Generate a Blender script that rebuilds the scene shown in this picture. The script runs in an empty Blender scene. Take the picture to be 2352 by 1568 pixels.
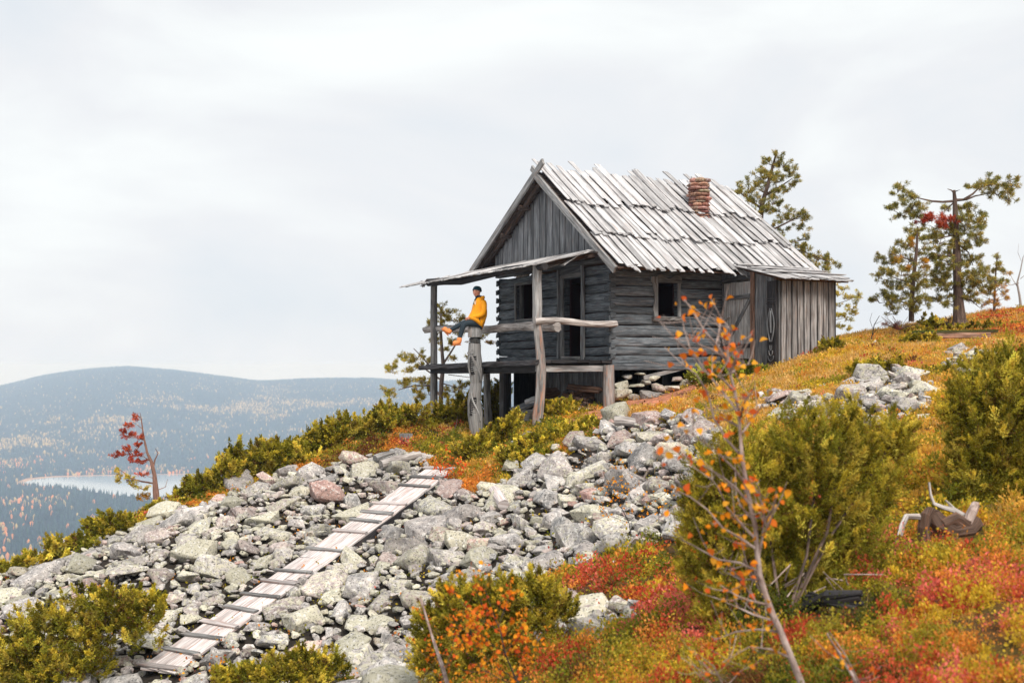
import bpy, bmesh, math, random
import numpy as np
from mathutils import Vector, Matrix

# ------------------------------------------------------------------ camera, sky, sun, exposure
sc = bpy.context.scene
C = sc.collection
R = math.radians
F, CX, HY = 2600.0, 1176.0, 840.0            # focal length, centre and horizon in photo units (2352 wide)
cam = bpy.data.cameras.new("camera"); camo = bpy.data.objects.new("camera", cam); C.objects.link(camo)
cam.sensor_width = 36; cam.lens = 36 * F / 2352
cam.shift_y = (HY - 784) / 2352
cam.clip_start = 0.1; cam.clip_end = 30000
camo.location = (0, 0, 0); camo.rotation_euler = (R(90), 0, 0)
cam.dof.use_dof = True; cam.dof.focus_distance = 26.5; cam.dof.aperture_fstop = 2.2
sc.camera = camo

w = bpy.data.worlds.new("World"); sc.world = w; w.use_nodes = True
nt = w.node_tree; nt.nodes.clear()
def N(nt, t, **k):
    n = nt.nodes.new(t)
    for a, b in k.items(): setattr(n, a, b)
    return n
SUN_EL, SUN_AZ = 48, 158                      # azimuth clockwise from +Y
sky = N(nt, 'ShaderNodeTexSky', sky_type='NISHITA'); sky.sun_disc = False
sky.sun_elevation = R(SUN_EL); sky.sun_rotation = R(SUN_AZ)
tc = N(nt, 'ShaderNodeTexCoord'); mp = N(nt, 'ShaderNodeMapping'); mp.inputs['Scale'].default_value = (1.0, 1.0, 2.6)
no = N(nt, 'ShaderNodeTexNoise'); no.inputs['Scale'].default_value = 2.3; no.inputs['Detail'].default_value = 6; no.inputs['Roughness'].default_value = .5
no.inputs['Distortion'].default_value = .5
rp = N(nt, 'ShaderNodeValToRGB')
e = rp.color_ramp.elements
e[0].position = .33; e[0].color = (.67, .72, .77, 1); e[1].position = .66; e[1].color = (.87, .90, .895, 1)
x = rp.color_ramp.elements.new(.5); x.color = (.765, .782, .805, 1)
mx = N(nt, 'ShaderNodeMixRGB'); mx.inputs[0].default_value = .97
sm = N(nt, 'ShaderNodeMixRGB', blend_type='MULTIPLY'); sm.inputs[0].default_value = 1; sm.inputs[2].default_value = (.1, .1, .1, 1)
bg = N(nt, 'ShaderNodeBackground'); bg.inputs['Strength'].default_value = 1.0
wo = N(nt, 'ShaderNodeOutputWorld')
L = nt.links.new
L(tc.outputs['Generated'], mp.inputs[0]); L(mp.outputs[0], no.inputs['Vector']); L(no.outputs['Fac'], rp.inputs[0])
L(sky.outputs[0], sm.inputs[1]); L(sm.outputs[0], mx.inputs[1]); L(rp.outputs[0], mx.inputs[2]); L(mx.outputs[0], bg.inputs[0]); L(bg.outputs[0], wo.inputs[0])

sl = bpy.data.lights.new("sun", 'SUN'); slo = bpy.data.objects.new("sun", sl); C.objects.link(slo)
sl.energy = 3.7; sl.angle = R(22); sl.color = (1, .94, .85)
sdir = Vector((math.sin(R(SUN_AZ)) * math.cos(R(SUN_EL)), math.cos(R(SUN_AZ)) * math.cos(R(SUN_EL)), math.sin(R(SUN_EL))))
slo.rotation_euler = (-sdir).to_track_quat('-Z', 'Y').to_euler(); slo.location = (0, 0, 60)

sc.view_settings.view_transform = 'Standard'; sc.view_settings.look = 'None'
sc.view_settings.exposure = 0.21; sc.view_settings.gamma = 1
sc.cycles.use_denoising = True
sc.cycles.max_bounces = 8; sc.cycles.diffuse_bounces = 3; sc.cycles.glossy_bounces = 2
sc.cycles.transmission_bounces = 3; sc.cycles.volume_bounces = 2; sc.cycles.transparent_max_bounces = 6
sc.cycles.caustics_reflective = False; sc.cycles.caustics_refractive = False

# ------------------------------------------------------------------ helpers
rnd = random.Random(7)
rg = np.random.default_rng(11)
def U(a, b): return rnd.uniform(a, b)
def at(px, py, d): return Vector(((px - CX) / F * d, d, (HY - py) / F * d))

def tag(o, label=None, cat=None, group=None, kind=None):
    if label: o['label'] = label
    if cat: o['category'] = cat
    if group: o['group'] = group
    if kind: o['kind'] = kind
    return o
def empty(name, loc, label=None, cat=None, group=None, rz=0):
    o = bpy.data.objects.new(name, None); C.objects.link(o); o.location = loc; o.rotation_euler = (0, 0, rz)
    o.empty_display_size = .2
    return tag(o, label, cat, group)

def hash2(ix, iy, s):
    h = (ix.astype(np.int64) * 374761393 + iy.astype(np.int64) * 668265263 + s * 974634777) & 0x7fffffff
    h = ((h ^ (h >> 13)) * 1274126177) & 0x7fffffff
    return ((h ^ (h >> 16)) & 0xffff) / 65535.0
def vnoise(x, y, s=0):
    ix, iy = np.floor(x), np.floor(y); fx, fy = x - ix, y - iy
    fx = fx * fx * (3 - 2 * fx); fy = fy * fy * (3 - 2 * fy)
    a, b = hash2(ix, iy, s), hash2(ix + 1, iy, s); c, d = hash2(ix, iy + 1, s), hash2(ix + 1, iy + 1, s)
    return (a * (1 - fx) + b * fx) * (1 - fy) + (c * (1 - fx) + d * fx) * fy
def fbm(x, y, s=0, o=4):
    t = 0; a = .5; n = 0
    for i in range(o):
        t = t + a * vnoise(x, y, s + i * 17); n += a; a *= .5; x = x * 2.03 + 5.1; y = y * 2.03 + 1.7
    return t / n
def sstep(a, b, x):
    t = np.clip((x - a) / (b - a), 0, 1); return t * t * (3 - 2 * t)

# ------------------------------------------------------------------ materials
MATS = {}
def newmat(name):
    m = bpy.data.materials.new(name); m.use_nodes = True; nt = m.node_tree; nt.nodes.clear()
    out = N(nt, 'ShaderNodeOutputMaterial'); p = N(nt, 'ShaderNodeBsdfPrincipled'); nt.links.new(p.outputs[0], out.inputs[0])
    p.inputs['Roughness'].default_value = .85; p.inputs['Specular IOR Level'].default_value = .25
    MATS[name] = m
    return m, nt, p, out
def ramp(nt, fac, stops):
    r = N(nt, 'ShaderNodeValToRGB'); el = r.color_ramp.elements
    while len(el) < len(stops): el.new(.5)
    for i, (p, c) in enumerate(stops):
        el[i].position = p; el[i].color = (*c, 1) if len(c) == 3 else c
    if fac is not None: nt.links.new(fac, r.inputs[0])
    return r.outputs[0]
def noise(nt, vec, scale, detail=4, rough=.55, dist=0):
    n = N(nt, 'ShaderNodeTexNoise'); n.inputs['Scale'].default_value = scale; n.inputs['Detail'].default_value = detail
    n.inputs['Roughness'].default_value = rough; n.inputs['Distortion'].default_value = dist
    if vec is not None: nt.links.new(vec, n.inputs['Vector'])
    return n.outputs['Fac']
def mapping(nt, vec, scale):
    m = N(nt, 'ShaderNodeMapping'); m.inputs['Scale'].default_value = scale; nt.links.new(vec, m.inputs[0]); return m.outputs[0]
def mix(nt, a, b, fac, mode='MIX'):
    m = N(nt, 'ShaderNodeMixRGB', blend_type=mode)
    for i, v in ((0, fac), (1, a), (2, b)):
        if isinstance(v, (int, float)): m.inputs[i].default_value = v
        elif isinstance(v, tuple): m.inputs[i].default_value = (*v, 1)
        else: nt.links.new(v, m.inputs[i])
    return m.outputs[0]
def attr(nt, name): a = N(nt, 'ShaderNodeAttribute'); a.attribute_name = name; return a
def bump(nt, p, h, strength, dist=.01):
    b = N(nt, 'ShaderNodeBump'); b.inputs['Strength'].default_value = strength; b.inputs['Distance'].default_value = dist
    nt.links.new(h, b.inputs['Height']); nt.links.new(b.outputs[0], p.inputs['Normal'])

def wood(name, dark, light, stain=None, stain_amt=.5, mark=None, bs=.5, gs=(2.0, 38.0), blot=.5):
    """weathered wood: long grain along U, tone per board, blotches and cracks"""
    m, nt, p, o = newmat(name)
    uv = N(nt, 'ShaderNodeUVMap'); uv.uv_map = 'UVMap'; v = uv.outputs[0]
    g1 = noise(nt, mapping(nt, v, (gs[0], gs[1], 1)), 1, 6, .62, .3)
    g2 = noise(nt, mapping(nt, v, (gs[0] * 2.5, gs[1] * 3, 1)), 1, 4, .6)
    b1 = noise(nt, mapping(nt, v, (1.3, 4, 1)), 1, 4, .6, .4)
    g = mix(nt, g1, g2, .35)
    col = ramp(nt, g, [(.30, tuple(c * .35 for c in dark)), (.42, dark), (.62, light), (.8, tuple(min(1, c * 1.12) for c in light))])
    bl = ramp(nt, b1, [(.3, (1 - blot,) * 3), (.62, (1, 1, 1))])
    col = mix(nt, col, bl, 1.0, 'MULTIPLY')
    if stain:
        s = noise(nt, mapping(nt, v, (1.1, 9, 1)), 1.7, 4, .65, .6)
        sf = ramp(nt, s, [(.58 - .1 * stain_amt, (0, 0, 0)), (.72, (stain_amt,) * 3)])
        col = mix(nt, col, stain, sf)
    if mark:                                     # fine adze marks across the hewn logs
        wv = N(nt, 'ShaderNodeTexWave', wave_type='BANDS', bands_direction='X'); wv.inputs['Scale'].default_value = 9
        wv.inputs['Distortion'].default_value = 3; wv.inputs['Detail'].default_value = 2
        nt.links.new(v, wv.inputs['Vector'])
        col = mix(nt, col, ramp(nt, wv.outputs[0], [(0, (.8, .8, .8)), (1, (1.15, 1.15, 1.15))]), mark, 'MULTIPLY')
    a = attr(nt, 'Col')
    col = mix(nt, col, a.outputs['Color'], 1.0, 'MULTIPLY')
    nt.links.new(col, p.inputs['Base Color'])
    bump(nt, p, g, bs, .012)
    return m
wood('wall_wood', (.06, .071, .083), (.25, .275, .30), (.16, .075, .035), .3, mark=.8, bs=.6)
wood('gable_wood', (.085, .09, .10), (.33, .33, .335), (.27, .13, .07), .25, gs=(1.2, 30))
wood('roof_wood', (.38, .36, .365), (.80, .795, .80), (.42, .31, .26), .5, gs=(1.0, 30), blot=.38, bs=.6)
wood('grey_wood', (.18, .175, .175), (.50, .49, .48), (.30, .15, .08), .4, gs=(1.5, 26), bs=.6)
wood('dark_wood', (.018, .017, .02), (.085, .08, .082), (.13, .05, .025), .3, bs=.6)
wood('pale_wood', (.42, .36, .345), (.86, .80, .785), (.50, .27, .20), .65, gs=(1.2, 24), blot=.3, bs=.5)
wood('post_wood', (.15, .14, .135), (.42, .39, .37), (.50, .20, .10), .75, gs=(1.2, 14), bs=.8)
wood('red_bark', (.12, .06, .045), (.46, .26, .20), (.25, .10, .06), .4, gs=(6, 12), bs=.6)
wood('brown_wood', (.06, .036, .026), (.25, .155, .115), (.3, .12, .06), .5)
wood('shed_wood', (.10, .085, .08), (.36, .345, .34), (.34, .21, .14), .35, gs=(1.0, 26), blot=.45)
wood('bark', (.045, .03, .022), (.22, .15, .12), (.30, .13, .06), .4, gs=(5, 16), bs=1)
wood('pale_bark', (.20, .14, .12), (.52, .42, .38), (.3, .14, .08), .4, gs=(6, 10), bs=.5)
wood('snag_wood', (.22, .19, .18), (.60, .56, .53), (.30, .16, .10), .3, gs=(2, 20), bs=.6)
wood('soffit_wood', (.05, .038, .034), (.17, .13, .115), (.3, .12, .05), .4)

def simple(name, col, rough=.8, var=.15, scale=30, spec=.25, bs=0):
    m, nt, p, o = newmat(name)
    t = N(nt, 'ShaderNodeTexCoord'); n = noise(nt, t.outputs['Object'], scale, 4)
    c = ramp(nt, n, [(.3, tuple(c * (1 - var) for c in col)), (.7, tuple(min(1, c * (1 + var)) for c in col))])
    nt.links.new(c, p.inputs['Base Color']); p.inputs['Roughness'].default_value = rough; p.inputs['Specular IOR Level'].default_value = spec
    if bs: bump(nt, p, n, bs, .01)
    return m
simple('jacket', (.95, .36, .008), .6, .1, 9, bs=.4)
simple('leggings', (.022, .034, .045), .8)
simple('boot', (.72, .24, .075), .7, .15)
simple('boot_sole', (.42, .14, .05), .8)
simple('skin', (.62, .28, .19), .55, .05)
simple('beanie', (.014, .045, .06), .95, .3, 60, bs=.6)
simple('scarf', (.02, .035, .06), .95, .2)
simple('hair', (.012, .009, .008), .5)
simple('lips', (.55, .11, .09), .5); simple('teeth', (.8, .75, .7), .4); simple('eye', (.02, .015, .012), .3)
simple('cord', (.85, .8, .7), .7)
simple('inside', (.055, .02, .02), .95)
simple('soil', (.07, .04, .03), .95)

def leafmat(name, tr=.35):
    m, nt, p, o = newmat(name)
    a = attr(nt, 'Col'); d = N(nt, 'ShaderNodeBsdfDiffuse'); t = N(nt, 'ShaderNodeBsdfTranslucent'); ms = N(nt, 'ShaderNodeMixShader')
    ms.inputs[0].default_value = tr
    nt.links.new(a.outputs['Color'], d.inputs[0]); nt.links.new(a.outputs['Color'], t.inputs[0])
    nt.links.new(d.outputs[0], ms.inputs[1]); nt.links.new(t.outputs[0], ms.inputs[2]); nt.links.new(ms.outputs[0], o.inputs[0])
    nt.nodes.remove(p)
    return m
leafmat('foliage', .35); leafmat('leaf', .45); leafmat('forest', .1)

# lichen-crusted rock; Col = (tone, yellow lichen amount, redness)
m, nt, p, o = newmat('rock')
a = attr(nt, 'Col'); sx = N(nt, 'ShaderNodeSeparateColor'); nt.links.new(a.outputs['Color'], sx.inputs[0])
geo = N(nt, 'ShaderNodeNewGeometry'); P = geo.outputs['Position']
n1 = noise(nt, P, 5.5, 6, .62); n2 = noise(nt, P, 30, 5, .7); n3 = noise(nt, P, 13, 6, .68, .3)
base = ramp(nt, n1, [(.3, (.16, .155, .155)), (.45, (.29, .28, .275)), (.58, (.42, .39, .365)), (.7, (.50, .47, .445))])
red = ramp(nt, n1, [(.3, (.30, .17, .15)), (.7, (.52, .33, .28))])
base = mix(nt, base, red, sx.outputs[2])
def mth(nt, op, a, b):
    q = N(nt, 'ShaderNodeMath', operation=op)
    for i, v in ((0, a), (1, b)):
        if isinstance(v, (int, float)): q.inputs[i].default_value = v
        else: nt.links.new(v, q.inputs[i])
    return q.outputs[0]
lf = mth(nt, 'ADD', n3, mth(nt, 'MULTIPLY', mth(nt, 'SUBTRACT', sx.outputs[1], .5), .5))
base = mix(nt, base, (.47, .445, .335), ramp(nt, lf, [(.51, (0, 0, 0)), (.55, (.8,) * 3)]))
wf = noise(nt, mapping(nt, P, (1.3, 1.3, 1.3)), 12, 6, .7, .2)
base = mix(nt, base, (.62, .60, .57), ramp(nt, wf, [(.54, (0, 0, 0)), (.61, (.75,) * 3)]))
base = mix(nt, base, (.05, .048, .045), ramp(nt, n2, [(.36, (.9,) * 3), (.46, (0, 0, 0))]))
vo = N(nt, 'ShaderNodeTexVoronoi'); vo.inputs['Scale'].default_value = 13; nt.links.new(P, vo.inputs['Vector'])
base = mix(nt, base, (.06, .06, .055), ramp(nt, mix(nt, vo.outputs['Distance'], n2, .5), [(.27, (.85,) * 3), (.36, (0, 0, 0))]))
cm = N(nt, 'ShaderNodeCombineColor')
for i in range(3): nt.links.new(sx.outputs[0], cm.inputs[i])
base = mix(nt, base, cm.outputs[0], 1, 'MULTIPLY')
nt.links.new(base, p.inputs['Base Color']); p.inputs['Roughness'].default_value = .92
bump(nt, p, mix(nt, n3, n2, .4), .8, .03)

# chimney stone (red)
m, nt, p, o = newmat('red_stone')
a = attr(nt, 'Col'); g = N(nt, 'ShaderNodeNewGeometry')
n1 = noise(nt, g.outputs['Position'], 14, 5, .6)
c = ramp(nt, n1, [(.3, (.13, .075, .06)), (.5, (.36, .18, .13)), (.7, (.52, .38, .31))])
nt.links.new(mix(nt, c, a.outputs['Color'], 1, 'MULTIPLY'), p.inputs['Base Color']); bump(nt, p, n1, .6, .02)

# ground; Col = local ground colour painted from the vegetation map
m, nt, p, o = newmat('ground')
a = attr(nt, 'Col'); g = N(nt, 'ShaderNodeNewGeometry')
n1 = noise(nt, g.outputs['Position'], 9, 8, .75); n2 = noise(nt, g.outputs['Position'], 1.7, 5, .6)
c = mix(nt, a.outputs['Color'], ramp(nt, n1, [(.3, (.25, .25, .25)), (.7, (1.5, 1.4, 1.3))]), 1, 'MULTIPLY')
c = mix(nt, c, ramp(nt, n2, [(.3, (.75, .8, .75)), (.7, (1.15, 1.1, 1.1))]), 1, 'MULTIPLY')
nt.links.new(c, p.inputs['Base Color']); p.inputs['Roughness'].default_value = .95; bump(nt, p, n1, .8, .04)

# far hills: forest floor under the trees
m, nt, p, o = newmat('hills')
g = N(nt, 'ShaderNodeNewGeometry'); n1 = noise(nt, g.outputs['Position'], .012, 8, .7); n2 = noise(nt, g.outputs['Position'], .0016, 5, .6)
c = ramp(nt, n1, [(.35, (.012, .022, .016)), (.6, (.03, .045, .03)), (.75, (.10, .085, .05))])
nt.links.new(mix(nt, c, ramp(nt, n2, [(.3, (.6,) * 3), (.7, (1.3,) * 3)]), 1, 'MULTIPLY'), p.inputs['Base Color']); p.inputs['Roughness'].default_value = 1
p.inputs['Specular IOR Level'].default_value = 0
m, nt, p, o = newmat('shore')
g = N(nt, 'ShaderNodeNewGeometry'); n1 = noise(nt, g.outputs['Position'], .05, 5, .6)
nt.links.new(ramp(nt, n1, [(.3, (.30, .17, .09)), (.7, (.48, .30, .18))]), p.inputs['Base Color'])
m, nt, p, o = newmat('lake')
g = N(nt, 'ShaderNodeNewGeometry'); p.inputs['Base Color'].default_value = (.30, .36, .42, 1); p.inputs['Roughness'].default_value = .05
p.inputs['Specular IOR Level'].default_value = .8
bump(nt, p, noise(nt, mapping(nt, g.outputs['Position'], (.02, .1, 1)), 2, 3), .05, .3)

# ------------------------------------------------------------------ mesh helpers
class MB:
    def __init__(s): s.v = []; s.f = []; s.uv = []; s.c = []
    def face(s, idx, uv, c): s.f.append(idx); s.uv.append(uv); s.c.append(c)
    def sweep(s, pts, sec, up=(0, 0, 1), col=None, scales=None, jit=0, capjit=0, wrap=True, cap=True):
        """sweep a closed cross-section (a across, b up) along a polyline"""
        pts = [Vector(p) for p in pts]; n = len(pts); k = len(sec); up = Vector(up)
        c = col if col is not None else (U(.8, 1.15),) * 3
        if isinstance(c, (int, float)): c = (c,) * 3
        b0 = len(s.v); uo, vo = U(0, 40), U(0, 40)
        per = [0]
        for i in range(k):
            a, b = sec[i], sec[(i + 1) % k]; per.append(per[-1] + math.hypot(a[0] - b[0], a[1] - b[1]))
        ln = [0]
        for i in range(1, n): ln.append(ln[-1] + (pts[i] - pts[i - 1]).length)
        for i in range(n):
            t = (pts[min(i + 1, n - 1)] - pts[max(i - 1, 0)]).normalized()
            sd = t.cross(up)
            if sd.length < 1e-4: sd = t.cross(Vector((1, 0, 0)))
            sd.normalize(); u2 = sd.cross(t)
            q = scales[i] if scales else 1
            for (a, b) in sec:
                j = Vector((U(-jit, jit), U(-jit, jit), U(-jit, jit))) if jit else Vector()
                e = t * U(-capjit, capjit) if capjit and i in (0, n - 1) else Vector()
                s.v.append(pts[i] + sd * a * q + u2 * b * q + j + e)
        for i in range(n - 1):
            for j in range(k):
                j2 = (j + 1) % k
                s.face([b0 + i * k + j, b0 + i * k + j2, b0 + (i + 1) * k + j2, b0 + (i + 1) * k + j],
                       [(uo + ln[i], vo + per[j]), (uo + ln[i], vo + per[j + 1]), (uo + ln[i + 1], vo + per[j + 1]), (uo + ln[i + 1], vo + per[j])], c)
        if cap:
            cc = tuple(q * .75 for q in c)
            s.face([b0 + j for j in range(k)][::-1], [(uo + a * .3, vo + b) for a, b in sec][::-1], cc)
            s.face([b0 + (n - 1) * k + j for j in range(k)], [(uo + a * .3, vo + b) for a, b in sec], cc)
    def board(s, a, b, wd, th, up=(0, 0, 1), seg=4, jit=.004, col=None, capjit=.01, taper=1, bow=0):
        a, b = Vector(a), Vector(b); pts = [a.lerp(b, i / seg) for i in range(seg + 1)]
        if bow:
            for i, p in enumerate(pts): p += Vector(up) * bow * math.sin(math.pi * i / seg)
        h, t = wd / 2, th / 2; ch = min(h, t) * .25
        s.sweep(pts, [(-h + ch, -t), (h - ch, -t), (h, -t + ch), (h, t - ch), (h - ch, t), (-h + ch, t), (-h, t - ch), (-h, -t + ch)], up, col,
                scales=[1 + (taper - 1) * i / seg for i in range(seg + 1)], jit=jit, capjit=capjit)
    def log(s, pts, r, sides=10, jit=.006, col=None, r2=None, up=(0, 0, 1), knots=.06):
        pts = [Vector(p) for p in pts]; n = len(pts); r2 = r2 or r
        sec = [(math.cos(2 * math.pi * i / sides) * r * U(.93, 1.06), math.sin(2 * math.pi * i / sides) * r * U(.93, 1.06)) for i in range(sides)]
        sca = [(1 + (r2 / r - 1) * i / (n - 1)) * (1 + U(-knots, knots)) for i in range(n)]
        s.sweep(pts, sec, up, col, scales=sca, jit=jit)
    def box(s, lo, hi, col=None, jit=.002):
        lo, hi = Vector(lo), Vector(hi); d = hi - lo; ax = max(range(3), key=lambda i: d[i])
        a = (lo + hi) / 2; b = a.copy(); a[ax] = lo[ax]; b[ax] = hi[ax]
        o = [i for i in range(3) if i != ax]
        up = Vector(); up[o[1]] = 1
        s.sweep([a, b], [(-d[o[0]] / 2, -d[o[1]] / 2), (d[o[0]] / 2, -d[o[1]] / 2), (d[o[0]] / 2, d[o[1]] / 2), (-d[o[0]] / 2, d[o[1]] / 2)], up, col, jit=jit)
    def lathe(s, prof, col=None, sides=16, cx=0, cy=0, fx=1, fy=1, jit=0, top=True):
        c = col if col is not None else 1.0
        if isinstance(c, (int, float)): c = (c,) * 3
        b0 = len(s.v); uo = U(0, 30)
        for r, z in prof:
            for j in range(sides):
                an = 2 * math.pi * j / sides
                s.v.append(Vector((cx + math.cos(an) * r * fx + U(-jit, jit), cy + math.sin(an) * r * fy + U(-jit, jit), z)))
        for i in range(len(prof) - 1):
            for j in range(sides):
                j2 = (j + 1) % sides
                s.face([b0 + i * sides + j, b0 + i * sides + j2, b0 + (i + 1) * sides + j2, b0 + (i + 1) * sides + j],
                       [(uo + prof[i][1], j * .06), (uo + prof[i][1], (j + 1) * .06), (uo + prof[i + 1][1], (j + 1) * .06), (uo + prof[i + 1][1], j * .06)], c)
        s.face([b0 + j for j in range(sides)][::-1], [(j * .05, 0) for j in range(sides)], c)
        k = b0 + (len(prof) - 1) * sides
        s.face([k + j for j in range(sides)], [(j * .05, 0) for j in range(sides)], c)
    def build(s, name, mat, parent=None, smooth=False):
        me = bpy.data.meshes.new(name); me.from_pydata([tuple(v) for v in s.v], [], s.f)
        me.uv_layers.new(name='UVMap'); me.color_attributes.new('Col', 'FLOAT_COLOR', 'CORNER'); uvl = me.uv_layers['UVMap']; ca = me.color_attributes['Col']
        uvs = [c for f in s.uv for p in f for c in p]; cols = [c for f, cc in zip(s.f, s.c) for _ in f for c in (*cc, 1)]
        uvl.data.foreach_set('uv', uvs); ca.data.foreach_set('color', cols)
        if smooth: me.polygons.foreach_set('use_smooth', [True] * len(me.polygons))
        me.materials.append(MATS[mat]); me.update()
        o = bpy.data.objects.new(name, me); C.objects.link(o)
        if parent: o.parent = parent
        return o

def mesh_np(name, V, Fc, cols, mat, parent=None, smooth=False):
    me = bpy.data.meshes.new(name); V = np.asarray(V, np.float32).reshape(-1, 3); Fc = np.asarray(Fc, np.int32); k = Fc.shape[1]
    me.vertices.add(len(V)); me.vertices.foreach_set('co', V.ravel())
    me.loops.add(Fc.size); me.loops.foreach_set('vertex_index', Fc.ravel())
    me.polygons.add(len(Fc)); me.polygons.foreach_set('loop_start', np.arange(0, Fc.size, k, dtype=np.int32))
    if smooth: me.polygons.foreach_set('use_smooth', np.ones(len(Fc), bool))
    me.update(calc_edges=True)
    ca = me.color_attributes.new('Col', 'FLOAT_COLOR', 'POINT')
    cc = np.ones((len(V), 4), np.float32); cc[:, :3] = cols; ca.data.foreach_set('color', cc.ravel())
    me.materials.append(MATS[mat]); me.validate()
    o = bpy.data.objects.new(name, me); C.objects.link(o)
    if parent: o.parent = parent
    return o

def norm(a): return a / np.maximum(np.linalg.norm(a, axis=-1, keepdims=True), 1e-9)
def rdir(n): return norm(rg.normal(size=(n, 3)))
def blades(c, d, ln, wd):
    """diamond leaves: base c, direction d, length, half width -> verts (n*4,3)"""
    s = norm(np.cross(d, rdir(len(c)))); ln = np.broadcast_to(ln, (len(c),))[:, None]; wd = np.broadcast_to(wd, (len(c),))[:, None]
    return np.stack([c, c + d * ln * .5 + s * wd, c + d * ln, c + d * ln * .5 - s * wd], 1)
class LV:                                     # leaf collector
    def __init__(s): s.V = []; s.Cc = []
    def add(s, c, d, ln, wd, col):
        s.V.append(blades(c, d, ln, wd).reshape(-1, 3)); s.Cc.append(np.repeat(np.broadcast_to(col, (len(c), 3)), 4, 0))
    def build(s, name, mat, parent=None, off=None):
        V = np.concatenate(s.V); Cc = np.concatenate(s.Cc)
        if off is not None: V = V - np.array(off)
        return mesh_np(name, V, np.arange(len(V)).reshape(-1, 4), Cc, mat, parent)

# ------------------------------------------------------------------ terrain
CP = [  # photo x, photo y, distance
 (1237,975,25),(1092,1003,27.3),(993,992,30.5),(1400,928,25.9),(1500,905,27),(1580,890,27),(1700,862,26.5),(1775,848,25.57),(1911,800,26.3),
 (1930,776,33),(2100,762,31),(2205,750,32),(2340,712,37),(2250,790,28),(2080,800,26),(1900,850,22.5),(2000,905,18.5),(2100,930,17),(1760,925,20.5),(1620,950,21.5),
 (2250,850,20),(2352,800,22),
 (1440,967,22.8),(1560,925,24),(1350,965,24),(1020,1085,24),(1200,1030,23.5),(1120,1100,22.5),(1300,1070,21.8),(1250,1160,20),(1250,1250,18.6),(1450,1240,15.8),(1500,1150,17),(1500,1050,19.5),
 (900,960,29),(700,1055,26.5),(600,1100,25.7),(420,1155,25.2),(350,1172,25.2),(200,1250,23.8),(0,1335,22.7),(-200,1400,22),
 (600,1220,22.3),(300,1320,20.5),(100,1400,20),(369,1550,17),(0,1568,17.8),(640,1360,19.2),(850,1210,22),(900,1400,17.5),(870,1530,15.8),(700,1470,17),(600,1568,16),
 (1050,1310,18),(1150,1400,15.5),(1120,1568,10.5),(1000,1500,14),(1300,1430,12.5),(1500,1310,12.8),(1420,1400,12),(1500,1460,9.8),(1300,1568,9.2),(1500,1568,8.3),(1800,1568,7.2),(2352,1568,6.3),
 (2000,1400,8.6),(1700,1420,8.8),(2150,1230,10.6),(2352,1250,9.6),(2150,1060,14),(2300,1000,14),(1800,1150,13.5),(1650,1150,15),(2200,900,18.5)]
WP = [(0,0,-1.65),(-5,-2,-4.2),(6,-2,-1.2),(2,4,-1.75),(-4,6,-4.0),(-9,8,-5.8),(9,8,-1.0),(12,18,.1),(-13,27,-6.5),(-9,33,-6),(-15,20,-6.5),(-3,36,-4.6),(0,44,-6.5),(-13,13,-6.3),
 (4,36,-1.9),(10,44,-2.0),(17,46,-.8),(22,34,2.0),(22,20,1.6),(7,31,.1),(0.4,30.8,-1.3),(14,-4,0)]
XY = []; ZZ = []
for px, py, d in CP:
    q = at(px, py, d); XY.append((q.x, q.y)); ZZ.append(q.z)
for x, y, z in WP: XY.append((x, y)); ZZ.append(z)
XY = np.array(XY); ZZ = np.array(ZZ); nP = len(XY)
def _phi(r2): return np.where(r2 > 1e-9, .5 * r2 * np.log(np.maximum(r2, 1e-9)), 0)
K = _phi(((XY[:, None] - XY[None]) ** 2).sum(-1)); A = np.zeros((nP + 3, nP + 3)); A[:nP, :nP] = K + np.eye(nP) * .35
A[:nP, nP] = 1; A[:nP, nP + 1:] = XY; A[nP, :nP] = 1; A[nP + 1:, :nP] = XY.T
W = np.linalg.solve(A, np.concatenate([ZZ, np.zeros(3)]))
def _tps(x, y):
    out = np.empty(x.shape)
    xf, yf, of = x.ravel(), y.ravel(), out.ravel()
    for i in range(0, len(xf), 20000):
        xx, yy = xf[i:i + 20000], yf[i:i + 20000]
        r2 = (xx[:, None] - XY[:, 0]) ** 2 + (yy[:, None] - XY[:, 1]) ** 2
        of[i:i + 20000] = _phi(r2) @ W[:nP] + W[nP] + W[nP + 1] * xx + W[nP + 2] * yy
    return of.reshape(x.shape)
HUB = (4.0, 22.0); HR = 24.0
VALLEY = -250.0
CREST = np.array([(-600,905),(-300,900),(0,891),(100,868),(200,853),(290,846.5),(400,855),(500,867),(600,880),(700,874),(850,873),(1000,881),(1150,880),(1300,890),(1600,905),(2400,915),(3000,915)], float)
def far_z(x, y):
    d = np.maximum(y, 1.0); px = CX + F * x / d
    cr = (HY - np.interp(px, CREST[:, 0], CREST[:, 1])) / F * 5000
    r = np.hypot(x, y)
    z = VALLEY + (cr - VALLEY) * np.where(y > 0, sstep(2650, 5000, y) ** .85, 0)
    z = np.where(y > 5000, z - (y - 5000) * .12, z)
    return z + (fbm(x / 220, y / 220, 5) - .5) * 14 * sstep(2650, 3400, y)
def ground(x, y, bumps=True):
    x = np.asarray(x, float); y = np.asarray(y, float)
    dx, dy = x - HUB[0], y - HUB[1]; r = np.hypot(dx, dy); k = np.minimum(1, HR / np.maximum(r, 1e-6))
    z = _tps(HUB[0] + dx * k, HUB[1] + dy * k)
    if bumps: z = z + (fbm(x * .9, y * .9, 3) - .5) * .14 + (fbm(x * 2.4, y * 2.4, 13, 2) - .5) * .12
    return z - np.maximum(0, r - HR) * .62
def gz(x, y): return float(ground(np.array([x]), np.array([y]))[0])
def full_z(x, y):
    return np.maximum(ground(x, y), far_z(x, y))
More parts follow.
